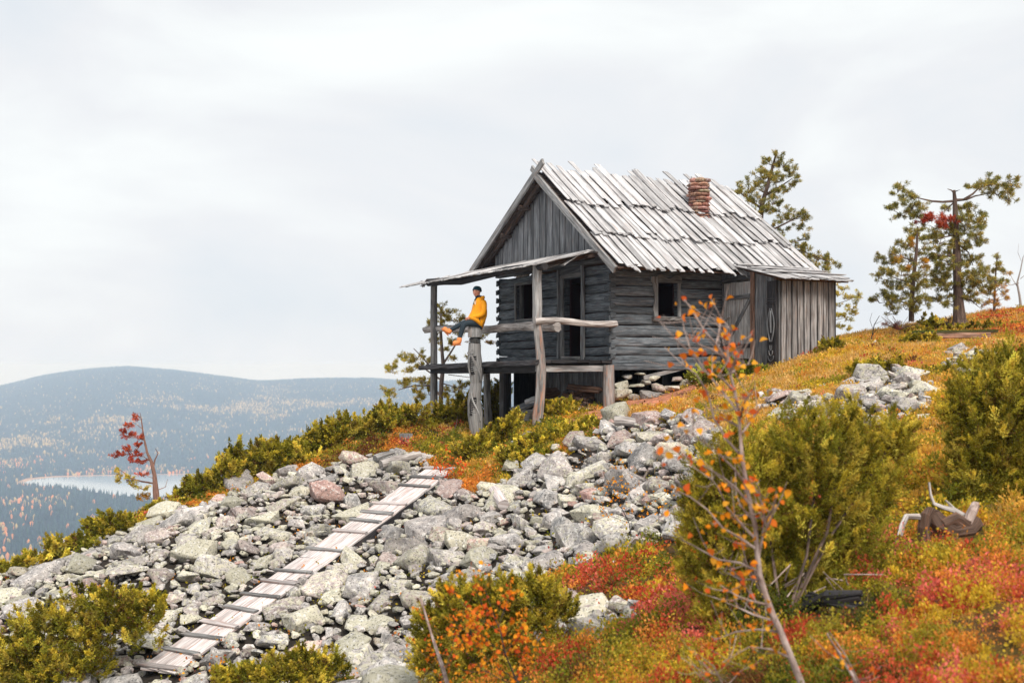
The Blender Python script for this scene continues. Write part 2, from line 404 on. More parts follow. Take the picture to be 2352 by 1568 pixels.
def hit(px, py, lo=4.0, hi=60.0):
    d = np.linspace(lo, hi, 1400); x = (px - CX) / F * d; z = (HY - py) / F * d
    below = z < ground(x, d)
    i = int(np.argmax(below)) if below.any() else len(d) - 1
    return Vector((x[i], d[i], z[i]))
def pix(x, y, z): return CX + F * x / y, HY - F * z / y
def inpoly(px, py, poly):
    r = np.zeros(np.shape(px), bool); n = len(poly)
    for i in range(n):
        x1, y1 = poly[i]; x2, y2 = poly[(i + 1) % n]
        c = ((y1 > py) != (y2 > py)) & (px < (x2 - x1) * (py - y1) / (y2 - y1 + 1e-12) + x1); r ^= c
    return r
SCREE = [(-300,1400),(0,1335),(110,1285),(230,1232),(330,1196),(420,1180),(500,1156),(600,1110),(690,1082),(760,1068),(850,1052),(960,1048),(1000,1075),(1050,1130),(1100,1130),(1150,1120),
 (1180,1085),(1230,1060),(1310,1040),(1370,1000),(1400,968),(1500,965),(1580,965),(1640,985),(1660,1010),(1640,1150),(1560,1235),(1500,1245),(1400,1295),(1310,1330),(1180,1345),(1040,1400),(960,1450),
 (960,1700),(-300,1700)]
UPPER = [(1735,935),(1800,918),(1900,922),(1925,945),(1900,965),(1760,970),(1900,978),(1945,960),(1950,890),(2000,868),(2060,860),(2120,890),(2140,940),(2060,975),(1960,985)]
SMALL = [(2165,822),(2200,812),(2260,830),(2262,862),(2215,868)]
MID = [(1230,1390),(1400,1385),(1480,1400),(1400,1440),(1330,1480),(1240,1470)]
PATH = [(1290,975),(1400,930),(1460,905),(1580,885),(1640,900),(1560,935),(1470,945),(1400,985),(1300,1000)]
def masks(x, y):
    z = ground(x, y, False); yy = np.maximum(y, .5); px0, py0 = pix(x, yy, z)
    px = px0 + (fbm(x * 2.3, y * 2.3, 31) - .5) * 70; py = py0 + (fbm(x * 2.3, y * 2.3, 37) - .5) * 50
    rock = inpoly(px, py, SCREE) | inpoly(px, py, UPPER) | inpoly(px, py, MID) | inpoly(px, py, SMALL)
    return px0, py0, rock, inpoly(px, py, PATH)

PAL = {'green': (.21, .215, .03), 'olive': (.40, .33, .04), 'yellow': (.68, .48, .05), 'gold': (.76, .45, .08), 'orange': (.76, .31, .06), 'red': (.60, .11, .05),
       'pink': (.82, .20, .15), 'brown': (.20, .08, .03), 'straw': (.80, .52, .18), 'dark': (.09, .10, .02)}
PALK = list(PAL); PALA = np.array([PAL[k] for k in PALK])
# colour map of the heath: photo x, y, spread, weights
ZN = [(2080,1490,150,dict(pink=4,red=3,orange=3,olive=3,green=2,yellow=1)),(2250,1420,120,dict(pink=2.5,orange=5,olive=4,yellow=4,green=2,red=1)),(2300,1250,130,dict(orange=4,yellow=5,olive=5,green=2,red=.5)),
 (2080,1290,80,dict(yellow=4,olive=6,green=4,orange=2)),(2100,1100,130,dict(yellow=5,olive=5,gold=3,orange=1.2,green=2)),(2150,1000,90,dict(gold=5,orange=2.5,yellow=4,olive=2)),(1550,1420,60,dict(pink=5,orange=5,red=2,olive=1)),(1420,1390,70,dict(olive=5,green=3,red=2,yellow=2)),
 (1470,1290,80,dict(olive=7,green=5,yellow=3,red=1)),(1360,1360,50,dict(pink=3,orange=3,red=3,olive=2)),(1350,1500,100,dict(olive=4,green=3,red=2,orange=3,brown=2)),(1600,1530,120,dict(red=2,orange=3,olive=4,yellow=3,green=2,brown=1)),(1800,1500,110,dict(brown=4,dark=12,green=8,olive=2,red=.3)),(1700,1560,60,dict(brown=4,dark=6,green=5,orange=1)),(1960,1440,50,dict(dark=10,green=6,brown=4)),
 (1200,1040,80,dict(green=4,olive=6,yellow=3,gold=1)),(1110,1120,45,dict(gold=4,orange=4,straw=3,olive=2)),(1300,1000,60,dict(olive=6,orange=1,gold=2,green=3,yellow=2)),(800,1040,90,dict(olive=5,orange=2,green=3,brown=2)),
 (550,1110,90,dict(olive=6,orange=2,yellow=2,green=2)),(250,1230,110,dict(olive=6,orange=1.5,yellow=3,green=2)),(1950,820,110,dict(gold=3,straw=8,yellow=4,olive=2)),(2150,800,90,dict(gold=4,orange=1.5,straw=5,olive=2.5)),
 (2300,720,50,dict(red=2,orange=3,brown=2,olive=2)),(2050,755,60,dict(orange=3,red=1.5,brown=2,olive=2)),(2330,760,60,dict(orange=4,gold=3,red=1,olive=1)),(1700,900,80,dict(gold=3,straw=6,olive=4,yellow=2)),(1550,990,80,dict(orange=1.2,gold=3,straw=3,olive=5,yellow=2)),
 (1450,925,60,dict(brown=2,straw=2,olive=4,gold=1)),(1850,1000,80,dict(gold=4,orange=2,olive=4)),(100,1450,150,dict(olive=4,green=3,yellow=1)),(1100,1480,110,dict(olive=5,yellow=3,orange=1.5,green=3)),(2250,900,80,dict(olive=5,gold=4,orange=1)),
 (600,1500,200,dict(olive=3,green=2,orange=1))]
def palette(x, y, px, py, n=None, patch=1.0):
    """pick a palette index per point: zone weights times patchy noise"""
    Wt = np.full((len(x), len(PALK)), .02)
    for zx, zy, s, d in ZN:
        g = np.exp(-((px - zx) ** 2 + (py - zy) ** 2) / (2 * (s * .8) ** 2)) + 1e-6
        for k, v in d.items(): Wt[:, PALK.index(k)] += g * v
    for i in range(len(PALK)):
        Wt[:, i] *= np.exp(11 * patch * (fbm(x * 1.5, y * 1.5, 50 + i * 7, 3) - .5)) * np.exp(6 * patch * (vnoise(x * 9, y * 9, 90 + i) - .5))
    Wt = Wt ** (1.0 if patch < .9 else 2.2); Wt /= Wt.sum(1, keepdims=True)
    return Wt

# one polar sheet round the camera, out past the far ridge
angs = np.concatenate([np.arange(-30, 30.01, .22), np.arange(32, 329.9, 6)]); angs = R(1) * angs if False else np.radians(angs)
rs = np.concatenate([np.linspace(.4, 10, 60), np.geomspace(10.15, 60, 190), np.geomspace(62, 460, 36)])
def sheet(name, rs, zf, colf, mat, wide=True):
    a = angs if wide else np.radians(np.arange(-45, 45.01, .35))
    Rr, Aa = np.meshgrid(rs, a, indexing='ij'); X, Y = Rr * np.sin(Aa), Rr * np.cos(Aa); Z = zf(X, Y)
    nr, na = X.shape; V = np.stack([X, Y, Z], -1).reshape(-1, 3)
    i, j = np.meshgrid(np.arange(nr - 1), np.arange(na if wide else na - 1), indexing='ij'); j2 = (j + 1) % na
    Fq = np.stack([i * na + j, (i + 1) * na + j, (i + 1) * na + j2, i * na + j2], -1).reshape(-1, 4)
    if wide:                                  # close the hole under the camera
        V = np.concatenate([V, [[0, 0, float(zf(np.array([0.]), np.array([0.]))[0])]]])
    o = mesh_np(name, V, Fq[:, ::-1], colf(V[:, 0], V[:, 1]), mat, smooth=True)
    tag(o, kind='structure'); return o
def gcol(x, y):
    px, py, rock, path = masks(x, y)
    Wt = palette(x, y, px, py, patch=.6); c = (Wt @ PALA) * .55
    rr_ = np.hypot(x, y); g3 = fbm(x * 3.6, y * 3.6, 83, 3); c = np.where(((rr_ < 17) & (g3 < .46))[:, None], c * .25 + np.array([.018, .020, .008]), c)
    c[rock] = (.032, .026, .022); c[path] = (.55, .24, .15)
    c[np.hypot(x, y) > 60] = (.05, .06, .03)
    return c
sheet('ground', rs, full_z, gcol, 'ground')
rs2 = np.concatenate([np.geomspace(455, 2600, 60), np.linspace(2640, 5460, 90)])
sheet('hills', rs2, full_z, lambda x, y: np.full((len(x), 3), .05), 'hills', wide=False)

# lake in the valley and its sandy reed shore
def flatpoly(name, pts, z, mat):
    me = bpy.data.meshes.new(name); me.from_pydata([(x, y, z) for x, y in pts], [], [list(range(len(pts)))]); me.materials.append(MATS[mat])
    o = bpy.data.objects.new(name, me); C.objects.link(o); tag(o, kind='structure'); return o
def vp(px, py, z=VALLEY): d = -z * F / (py - HY); return ((px - CX) / F * d, d)
lk = [(52,1112),(75,1104),(120,1099),(200,1096),(300,1094),(420,1092),(520,1090),(700,1089),(900,1092),(950,1110),(700,1150),(500,1152),(380,1150),(270,1141),(200,1131),(130,1122),(80,1117)]
flatpoly('lake', [vp(*p) for p in lk][::-1], VALLEY + 3.2, 'lake')
sh = [(28,1114),(60,1101),(120,1095.5),(200,1093.5),(300,1092),(430,1090),(560,1088.5),(700,1100),(400,1120),(100,1122)]
flatpoly('shore', [vp(*p) for p in sh][::-1], VALLEY + 2.8, 'shore')

# forest of the valley and the far hill (nobody could count it)
def forest():
    n = 210000
    y = 1150 + (5060 - 1150) * rg.random(n) ** .8; t = -.60 + .75 * rg.random(n); x = t * y
    keep = rg.random(n) < np.clip(y / 5100, .3, 1)
    x, y = x[keep], y[keep]; z = full_z(x, y)
    px, py = pix(x, y, z)
    lkp = [vp(*p) for p in lk]; sp = [vp(*p) for p in sh]
    ok = ~inpoly(x, y, lkp) & ~inpoly(x, y, sp); x, y, z = x[ok], y[ok], z[ok]; px, py = px[ok], py[ok]; n = len(x)
    den = fbm(x / 260, y / 260, 8); ylw = fbm(x / 130, y / 130, 21) ; band = np.exp(-((py - (985 - 45 * np.sin((px - 200) / 260))) / 42) ** 2)
    pr = (.03 + .5 * band * sstep(.44, .68, ylw)) + .28 * sstep(.55, .7, ylw) * np.exp(-((py - 1075) / 35.) ** 2) + .32 * sstep(.52, .66, ylw) * (py > 1140)
    yel = rg.random(n) < pr
    h = np.where(yel, rg.uniform(7, 12, n), rg.uniform(8, 17, n)); r = np.where(yel, rg.uniform(2.2, 3.6, n), rg.uniform(1.8, 3.0, n))
    col = np.where(yel[:, None], np.array([(.42, .30, .12)]) * rg.uniform(.7, 1.3, (n, 1)), np.array([(.022, .042, .030)]) * rg.uniform(.5, 1.7, (n, 1)))
    orr = yel & (rg.random(n) < .45) & (py > 1050); col[orr] = np.array([.62, .24, .08]) * rg.uniform(.8, 1.2, (orr.sum(), 1))
    a0 = rg.uniform(0, 6.28, n); k = 5; V = np.zeros((n, k * 2 + 1, 3)); 
    for i in range(k):
        a = a0 + i * 2 * math.pi / k
        V[:, i] = np.stack([x + np.cos(a) * r, y + np.sin(a) * r, z + h * .12], 1)
        q = np.where(yel, .95, .55)
        V[:, k + i] = np.stack([x + np.cos(a + .4) * r * q, y + np.sin(a + .4) * r * q, z + h * np.where(yel, .65, .5)], 1)
    V[:, 2 * k] = np.stack([x, y, z + h], 1)
    T = []
    for i in range(k):
        j = (i + 1) % k; T += [(i, j, k + j), (i, k + j, k + i), (k + i, k + j, 2 * k)]
    T = np.array(T)[None] + (np.arange(n) * (2 * k + 1))[:, None, None]
    o = mesh_np('forest', V.reshape(-1, 3), T.reshape(-1, 3), np.repeat(col, 2 * k + 1, 0), 'forest')
    tag(o, 'dark conifer forest with yellow birches filling the valley and far hill', 'forest', kind='stuff')
forest()

# ------------------------------------------------------------------ the log cabin
CA = R(27.9)
c0 = at(1403, 836, 25.9); CO = Vector((c0.x, c0.y, 0))
SV = Vector((math.cos(CA), math.sin(CA), 0)); FV = Vector((-math.sin(CA), math.cos(CA), 0))
cabin = empty('log_cabin', CO, 'weathered grey log cabin with a shake roof, porch and lean-to on the rocky hillside', 'cabin', rz=CA)
def w2l(p): q = Vector(p) - CO; return Vector((q.dot(SV), q.dot(FV), p[2]))
def l2w(u, v, z): return CO + SV * u + FV * v + Vector((0, 0, z))
def onplane(px, py, axis, val):
    """cabin-local point seen at photo (px,py) on plane u=val or v=val"""
    d = Vector(((px - CX) / F, 1, (HY - py) / F)); n = SV if axis == 'u' else FV
    t = (val + CO.dot(n)) / d.dot(n); return w2l(d * t)
HL, HW = 5.25, 5.6                              # length, width
WT = 2.36                                        # wall top
# openings
a = onplane(1509.5, 649, 'v', 0); b = onplane(1555.7, 728, 'v', 0); SW = (a.x, b.x, b.z, a.z)
a = onplane(1188.5, 656, 'u', 0); b = onplane(1239, 730, 'u', 0); FW = (b.y, a.y, b.z, a.z)
a = onplane(1297, 640, 'u', 0); b = onplane(1338.6, 820, 'u', 0); DR = (b.y, a.y, b.z, a.z)

def logwall(name, length, place, openings, up, zb=.02, zt=WT, off=0):
    mb = MB(); z = zb; k = 0
    while z < zt - .05:
        h = U(.19, .26); z2 = min(z + h, zt); zc = (z + z2) / 2; h = z2 - z
        segs = [(0, length)]
        for (a, b, lo, hi) in openings:
            if z2 > lo + .04 and z < hi - .04:
                ns = []
                for s0, s1 in segs:
                    if b <= s0 or a >= s1: ns.append((s0, s1)); continue
                    if a > s0: ns.append((s0, a))
                    if b < s1: ns.append((b, s1))
                segs = ns
        tone = U(.75, 1.25)
        for s0, s1 in segs:
            n = max(2, int((s1 - s0) / .5)); hh = h / 2 * 1.0
            pts = []
            for i in range(n + 1):
                t = s0 + (s1 - s0) * i / n
                pts.append(place(t, zc + .012 * math.sin(t * 2.1 + k * 1.7)))
            sec = [(-.06, -hh + .012), (.055, -hh + .014), (.082, -hh + .05), (.088, 0), (.082, hh - .045), (.06, hh - .004), (-.06, hh - .004)]
            mb.sweep(pts, sec, up, (tone * U(.93, 1.07),) * 3, jit=.005)
        z = z2; k += 1
    return mb
# section 'a' axis must point outward: side = t x up
sm_ = logwall('side', HL, lambda t, z: (t, .08, z), [SW], (0, 0, 1)); sidew = sm_.build('log_wall', 'wall_wood', cabin)
def fplace(t, z): return (.08, HW - t, z)
fo = [(HW - FW[1], HW - FW[0], FW[2], FW[3]), (HW - DR[1], HW - DR[0], DR[2] - .06, DR[3])]
fm = logwall('front', HW, fplace, fo, (0, 0, 1)); frontw = fm.build('log_wall', 'wall_wood', cabin)
bm_ = logwall('back', HL, lambda t, z: (HL - t, HW - .08, z), [], (0, 0, 1)); bm_.build('log_wall', 'wall_wood', cabin)
bm_ = logwall('rear', HW, lambda t, z: (HL - .08, t, z), [], (0, 0, 1)); bm_.build('log_wall', 'wall_wood', cabin)
# inner lining so that the rooms are dark and tight
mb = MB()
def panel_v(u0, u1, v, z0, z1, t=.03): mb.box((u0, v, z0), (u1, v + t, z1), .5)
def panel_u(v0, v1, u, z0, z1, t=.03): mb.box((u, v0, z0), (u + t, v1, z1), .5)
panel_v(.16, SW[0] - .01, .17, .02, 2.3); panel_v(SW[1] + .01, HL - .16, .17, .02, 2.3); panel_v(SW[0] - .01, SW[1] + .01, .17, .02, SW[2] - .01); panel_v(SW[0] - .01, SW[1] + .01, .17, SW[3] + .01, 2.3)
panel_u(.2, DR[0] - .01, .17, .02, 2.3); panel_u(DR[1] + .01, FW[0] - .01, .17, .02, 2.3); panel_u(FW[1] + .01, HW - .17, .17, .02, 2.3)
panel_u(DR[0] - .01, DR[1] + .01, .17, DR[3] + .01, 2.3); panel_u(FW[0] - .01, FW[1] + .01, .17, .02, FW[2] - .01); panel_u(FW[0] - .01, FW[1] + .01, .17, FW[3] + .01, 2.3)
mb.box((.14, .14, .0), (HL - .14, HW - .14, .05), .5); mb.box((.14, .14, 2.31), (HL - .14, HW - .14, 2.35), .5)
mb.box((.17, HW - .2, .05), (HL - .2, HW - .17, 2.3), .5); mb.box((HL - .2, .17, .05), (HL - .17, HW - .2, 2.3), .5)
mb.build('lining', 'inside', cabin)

# dovetailed corner joints
def dovetail(name, base, ov, iv, zb=.05, zt=2.3, wd=.17, thk=.05):
    mb = MB(); z = zb; k = 0; ov = Vector(ov); iv = Vector(iv); base = Vector(base)
    while z < zt:
        h = U(.12, .17); fl = h * .3
        # trapezoid lying on the wall face: narrow inside, flared at the corner
        a = base + Vector((0, 0, z)); q = [a + iv * wd + Vector((0, 0, fl)), a + iv * wd + Vector((0, 0, h - fl)), a - iv * U(.01, .05) + Vector((0, 0, h)), a - iv * U(.01, .05)]
        b0 = len(mb.v); tone = U(.55, .9)
        for p in q: mb.v.append(p.copy())
        for p in q: mb.v.append(p + ov * thk)
        for f in ([0, 1, 2, 3], [7, 6, 5, 4], [0, 4, 5, 1], [1, 5, 6, 2], [2, 6, 7, 3], [3, 7, 4, 0]):
            mb.face([b0 + i for i in f], [(U(0, 30), 0), (0, .1), (.2, .1), (.2, 0)], (tone,) * 3)
        z += h + U(.08, .11); k += 1
    return mb.build(name, 'wall_wood', cabin)
dovetail('corner_joint', (-.02, 0, 0), (-1, 0, 0), (0, 1, 0))
dovetail('corner_joint', (0, -.02, 0), (0, -1, 0), (1, 0, 0), zb=.16, wd=.10, thk=.02)
dovetail('corner_joint', (-.02, HW, 0), (-1, 0, 0), (0, -1, 0), wd=.10)
dovetail('corner_joint', (.02, HW + .03, 0), (0, 1, 0), (1, 0, 0), wd=.12)
mb = MB(); mb.board((-.06, -.035, -.02), (HL, -.035, .0), .09, .16, (0, 0, 1), 8, col=.95); mb.board((-.03, -.03, -.02), (-.03, HW + .02, -.04), .12, .16, (0, 0, 1), 8, col=.6)
mb.build('sill_beam', 'wall_wood', cabin)

# gable boards
RV, EV = 4.80, 2.19; HALF = HW / 2; OV = .79
EVL = 2.66                                        # the far slope is a little flatter
def ev(s): return EV if s < 0 else EVL
def roofz(v): return RV - abs(v - HALF) / (HALF + OV) * (RV - ev(-1 if v < HALF else 1))
mb = MB(); v = .02; i = 0
while v < HW:
    wdt = U(.12, .19); vc = v + wdt / 2
    zt = roofz(vc) - .10; zb = 2.52 + U(-.06, .10)
    if zt > zb + .05:
        mb.board((-.02 - .02 * (i % 2), vc, zb), (-.02 - .02 * (i % 2), vc, zt), wdt * 1.02, .024, (-1, 0, 0), 3, col=U(.75, 1.2), jit=.003)
    v += wdt * .97; i += 1
mb.build('gable', 'gable_wood', cabin)
mb = MB()
b0 = 0
for vv in np.arange(.1, HW, .1):                   # closed rear gable
    if roofz(vv) > 2.4: mb.board((HL - .03, vv, 2.3), (HL - .03, vv, roofz(vv) - .1), .11, .03, (1, 0, 0), 1, col=.8)
mb.build('gable', 'gable_wood', cabin)
mb = MB(); mb.board((-.03, .0, 2.44), (-.03, HW, 2.44), .16, .12, (0, 0, 1), 6, col=.6); mb.build('tie_beam', 'gable_wood', cabin)

# roof: sheathing, shakes in three courses on each slope, barge boards
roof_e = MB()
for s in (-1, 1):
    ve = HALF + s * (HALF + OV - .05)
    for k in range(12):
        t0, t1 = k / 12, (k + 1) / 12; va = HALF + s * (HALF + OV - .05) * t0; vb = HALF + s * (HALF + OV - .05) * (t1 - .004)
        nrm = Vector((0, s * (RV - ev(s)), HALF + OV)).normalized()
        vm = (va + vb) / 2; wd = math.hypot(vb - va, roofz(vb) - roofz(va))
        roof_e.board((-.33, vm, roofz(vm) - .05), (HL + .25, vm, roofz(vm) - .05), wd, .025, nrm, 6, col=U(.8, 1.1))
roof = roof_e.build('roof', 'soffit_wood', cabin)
def shakes(s, mb):
    dn = Vector((0, s * (HALF + OV), -(RV - ev(s)))).normalized(); nr = Vector((0, s * (RV - ev(s)), HALF + OV)).normalized()
    T = math.hypot(HALF + OV, RV - ev(s))
    top = Vector((0, HALF, RV))
    for ci, (t0, t1) in enumerate(((2.95, 4.52), (1.50, 3.13), (-.05, 1.72))):
        u = -.34 + U(0, .05); k = 0
        while u < HL + .28:
            wd = U(.09, .185); a0 = t0 + U(-.03, .03); a1 = t1 + (U(-.16, .12) if rnd.random() < .8 else U(-.3, .2))
            if ci == 2: a0 = (-U(.0, .14) if rnd.random() < .6 else -U(.2, .62)) if s < 0 else U(.02, .1)
            if ci == 0: a1 = t1 + U(-.14, .12)
            hl = .02 + .034 * (k % 2)
            sk = U(-.035, .035)
            pa = top + Vector((u + wd / 2, 0, 0)) + dn * a0 + nr * (hl + (.0 if ci < 2 else .02) + .025 * ci)
            pb = top + Vector((u + wd / 2 + sk, 0, 0)) + dn * a1 + nr * (hl + .035 + .035 * ci)
            mb.board(pa, pb, wd * U(.95, 1.12), U(.016, .026), nr, 4, jit=.006, col=U(.62, 1.15), capjit=.035, bow=U(-.015, .01))
            if U(0, 1) < .35:                        # a split lower end
                mb.board(pb + Vector((wd * .25, 0, 0)) - dn * .05, pb + Vector((wd * .28, 0, 0)) + dn * U(.03, .1), wd * .3, .015, nr, 1, jit=.006, col=U(.7, 1))
            u += wd * U(.93, 1.02); k += 1
mb = MB(); shakes(-1, mb); sh1 = mb.build('shingles', 'roof_wood', roof); sh1['label'] = 'near slope of long silver wooden shakes'
mb = MB(); shakes(1, mb); mb.build('shingles', 'roof_wood', roof)
def barge(s, ext, name='barge_board', low=0):
    mb = MB(); ve = HALF + s * (HALF + OV + .04); dn = Vector((0, s * (HALF + OV), -(RV - ev(s)))).normalized()
    a = Vector((-.44, HALF, RV - .04)) - dn * ext; b = Vector((-.44, ve, ev(s) - .06)) + dn * .02
    mb.board(a, b, .06, .17, Vector((0, s * (RV - ev(s)), HALF + OV)), 8, col=1.0)
    return mb.build(name, 'grey_wood', roof)
barge(1, .50); barge(-1, .02)
s = -1; mb = MB(); dn = Vector((0, -(HALF + OV), -(RV - ev(s)))).normalized()
mb.board(Vector((-.38, HALF, RV - .02)) - dn * .32, Vector((-.38, HALF, RV - .05)), .05, .15, Vector((0, -(RV - EV), HALF + OV)), 2)
mb.build('barge_board', 'grey_wood', roof)
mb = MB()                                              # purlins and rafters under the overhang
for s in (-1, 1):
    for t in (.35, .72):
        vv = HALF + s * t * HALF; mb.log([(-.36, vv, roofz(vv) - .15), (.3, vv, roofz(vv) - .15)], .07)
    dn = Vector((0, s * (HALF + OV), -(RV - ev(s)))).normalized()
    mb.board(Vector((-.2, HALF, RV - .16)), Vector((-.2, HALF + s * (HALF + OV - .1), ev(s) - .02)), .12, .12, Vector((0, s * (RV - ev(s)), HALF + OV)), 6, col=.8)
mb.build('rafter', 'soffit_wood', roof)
mb = MB()
for k, (uu, zz) in enumerate(((-.3, 0),)): mb.board((uu, -.70, 2.19), (HL + .2, -.70, 2.17), .10, .04, (0, 0, 1), 8, col=1.0)
mb.build('eave_board', 'brown_wood', roof)

# chimney of stacked red flat stones
cb = onplane(1612, 507, 'v', 0)
def slope_hit(px, py):
    d = Vector(((px - CX) / F, 1, (HY - py) / F))
    lo, hi = 20.0, 34.0
    for _ in range(60):
        t = (lo + hi) / 2; q = w2l(d * t)
        if q.z < RV - (HALF - q.y) / (HALF + OV) * (RV - EV): hi = t
        else: lo = t
    return q
cb = slope_hit(1612, 500)
mb = MB(); z = cb.z - .22; ztop = 0; dch = l2w(cb.x, cb.y, cb.z).y; ztop = (HY - 417) / F * dch
while z < ztop:
    h = U(.045, .12)
    nn = 5; a0 = U(0, 6); lx_, ly_ = U(-.025, .025), U(-.025, .025)
    for k in range(nn):
        an = a0 + k * 2 * math.pi / nn; rr = U(.125, .165)
        cx, cy = cb.x + lx_ + math.cos(an) * rr, cb.y + ly_ + .12 + math.sin(an) * rr
        pr = [(.06, z), (.12, z + h * .15), (.145 * U(.85, 1.2), z + h * .5), (.12, z + h * .85), (.06, z + h)]
        tn = U(.6, 1.25); pale = U(1, 1.5) if rnd.random() < .3 else U(.9, 1.1); mb.lathe(pr, (tn, tn * U(.85, 1.05) * pale, tn * U(.85, 1.05) * pale), 8, cx, cy, U(.85, 1.25), U(.85, 1.2), jit=.012)
    z += h * .93
chim = mb.build('chimney', 'red_stone', roof)

# window and door frames
def frame_v(name, o, wl, wr, wt, wb):                     # carved frame on the side wall
    u0, u1, z0, z1 = o; mb = MB(); y = -.045
    # left jamb with carved outline
    n = 14; pts = []; mbv = []
    def carved(x_in, x_out_f, zA, zB, tone, n=18):
        b0 = len(mb.v)
        for i in range(n + 1):
            t = i / n; z = zA + (zB - zA) * t; xo = x_out_f(t)
            for yy in (y, y + .045): mb.v.append(Vector((x_in, yy, z))); mb.v.append(Vector((xo, yy, z)))
        for i in range(n):
            a = b0 + i * 4; b = a + 4
            for f in ([a, a + 1, b + 1, b], [a + 2, b + 2, b + 3, a + 3], [a + 1, a + 3, b + 3, b + 1], [a, b, b + 2, a + 2]):
                mb.face(f, [(i * .04, 0), (i * .04, .12), (i * .04 + .04, .12), (i * .04 + .04, 0)], (tone,) * 3)
    carved(u0, lambda t: u0 - wl - .03 * math.sin(t * 9) - .05 * (t > .85) * 1 + .03 * (t < .2), z0 - .08, z1 + .14, 1.15)
    carved(u1, lambda t: u1 + wr + .01 * math.sin(t * 7), z0 - .02, z1 + .02, 1.1)
    mb2 = MB(); nn = 16
    b0 = len(mb.v)
    for i in range(nn + 1):
        t = i / nn; x = u0 - .02 + (u1 - u0 + .12) * t; zt = z1 + wt * (.75 + .25 * math.sin(t * math.pi * 3.0 + .3)) ; 
        for yy in (y - .004, y + .045): mb.v.append(Vector((x, yy, z1))); mb.v.append(Vector((x, yy, zt)))
    for i in range(nn):
        a = b0 + i * 4; b = a + 4
        for f in ([a, b, b + 1, a + 1], [a + 2, a + 3, b + 3, b + 2], [a + 1, b + 1, b + 3, a + 3], [a, a + 2, b + 2, b]):
            mb.face(f, [(i * .05, 0), (i * .05 + .05, 0), (i * .05 + .05, .15), (i * .05, .15)], (.6,) * 3)
    fr = mb.build(name, 'grey_wood', cabin)
    s = MB(); s.board((u0 - wl - .05, -.06, z0 - .05), (u1 + wr + .05, -.06, z0 - .04), .09, .10, (0, 0, 1), 8, jit=.012, col=.55); s.build('sill', 'grey_wood', fr)
    return fr
frame_v('window', SW, .11, .07, .20, .1)
def uframe(name, o, wl, wr, wt, wb, tone=.8):
    v0, v1, z0, z1 = o; mb = MB(); u = -.035
    mb.board((u, v1 + wl / 2, z0 - wb), (u, v1 + wl / 2, z1 + wt), wl, .05, (-1, 0, 0), 6, col=tone, jit=.006)
    mb.board((u, v0 - wr / 2, z0 - wb), (u, v0 - wr / 2, z1 + wt), wr, .05, (-1, 0, 0), 6, col=tone * 1.1, jit=.006)
    mb.board((u - .003, v0, z1 + wt / 2), (u - .003, v1, z1 + wt / 2), .045, wt, (0, 0, 1), 4, col=tone)
    if wb: mb.board((u - .003, v0, z0 - wb / 2), (u - .003, v1, z0 - wb / 2), .045, wb, (0, 0, 1), 4, col=tone * 1.1)
    return mb.build(name, 'grey_wood', cabin)
wf_ = uframe('window', FW, .07, .07, .06, .05, .8)
mb = MB(); mb.board((.1, FW[1] - .05, FW[2]), (.1, FW[1] - .05, FW[3]), .10, .1, (-1, 0, 0), 3, col=.45); mb.build('casement', 'grey_wood', wf_)
df = uframe('door_frame', DR, .22, .12, .10, 0, .62)
mb = MB(); mb.board((-.07, DR[1] + .19, DR[2] - .02), (-.07, DR[1] + .19, DR[3] + .22), .10, .04, (-1, 0, 0), 8, col=.85, jit=.012)
mb.board((-.07, DR[0] - .09, DR[2] - .06), (-.07, DR[0] - .09, DR[3] + .30), .10, .04, (-1, 0, 0), 8, col=1.2, jit=.012)
mb.board((-.06, DR[1] + .15, DR[3] + .14), (-.06, DR[0] - .1, DR[3] + .22), .03, .16, (0, 0, 1), 4, col=.5)
mb.build('architrave', 'gable_wood', df)
mb = MB(); mb.board((-.05, DR[0], DR[2] - .02), (-.05, DR[1], DR[2] - .02), .12, .07, (0, 0, 1), 3, col=.8); mb.build('threshold', 'grey_wood', df)

# porch
PU, PVF = -1.90, 5.73
por = MB()
dz = .10
u = -1.98; i = 0
while u < -.06:
    wd = U(.30, .40) if u < -.5 else .30
    por.board((u + wd / 2, -.12 + U(-.03, .05), dz + U(-.01, .01)), (u + wd / 2, HW + U(.25, .5), dz - .10), wd * .97, .07, (0, 0, 1), 10, jit=.01, col=U(.6, 1.1)); u += wd
deck = por.build('porch_deck', 'dark_wood', cabin)
mb = MB(); mb.board((-2.02, -.15, dz - .03), (-2.02, 6.35, dz - .15), .10, .11, (0, 0, 1), 14, jit=.018, col=1.3)
mb.build('edge_board', 'dark_wood', deck)
mb = MB(); mb.board((-1.98, -.02, dz - .16), (-.02, -.02, dz - .16), .05, .14, (0, 0, 1), 4, col=1.0); mb.build('fascia', 'grey_wood', deck)
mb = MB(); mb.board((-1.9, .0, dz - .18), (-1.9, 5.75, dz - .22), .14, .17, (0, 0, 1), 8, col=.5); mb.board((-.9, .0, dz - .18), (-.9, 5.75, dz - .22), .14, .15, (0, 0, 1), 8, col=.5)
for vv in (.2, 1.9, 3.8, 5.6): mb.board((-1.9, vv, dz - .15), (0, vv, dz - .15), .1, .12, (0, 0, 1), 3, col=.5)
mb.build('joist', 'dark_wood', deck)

def lp(px, py, d): return w2l(at(px, py, d))
zr = .98
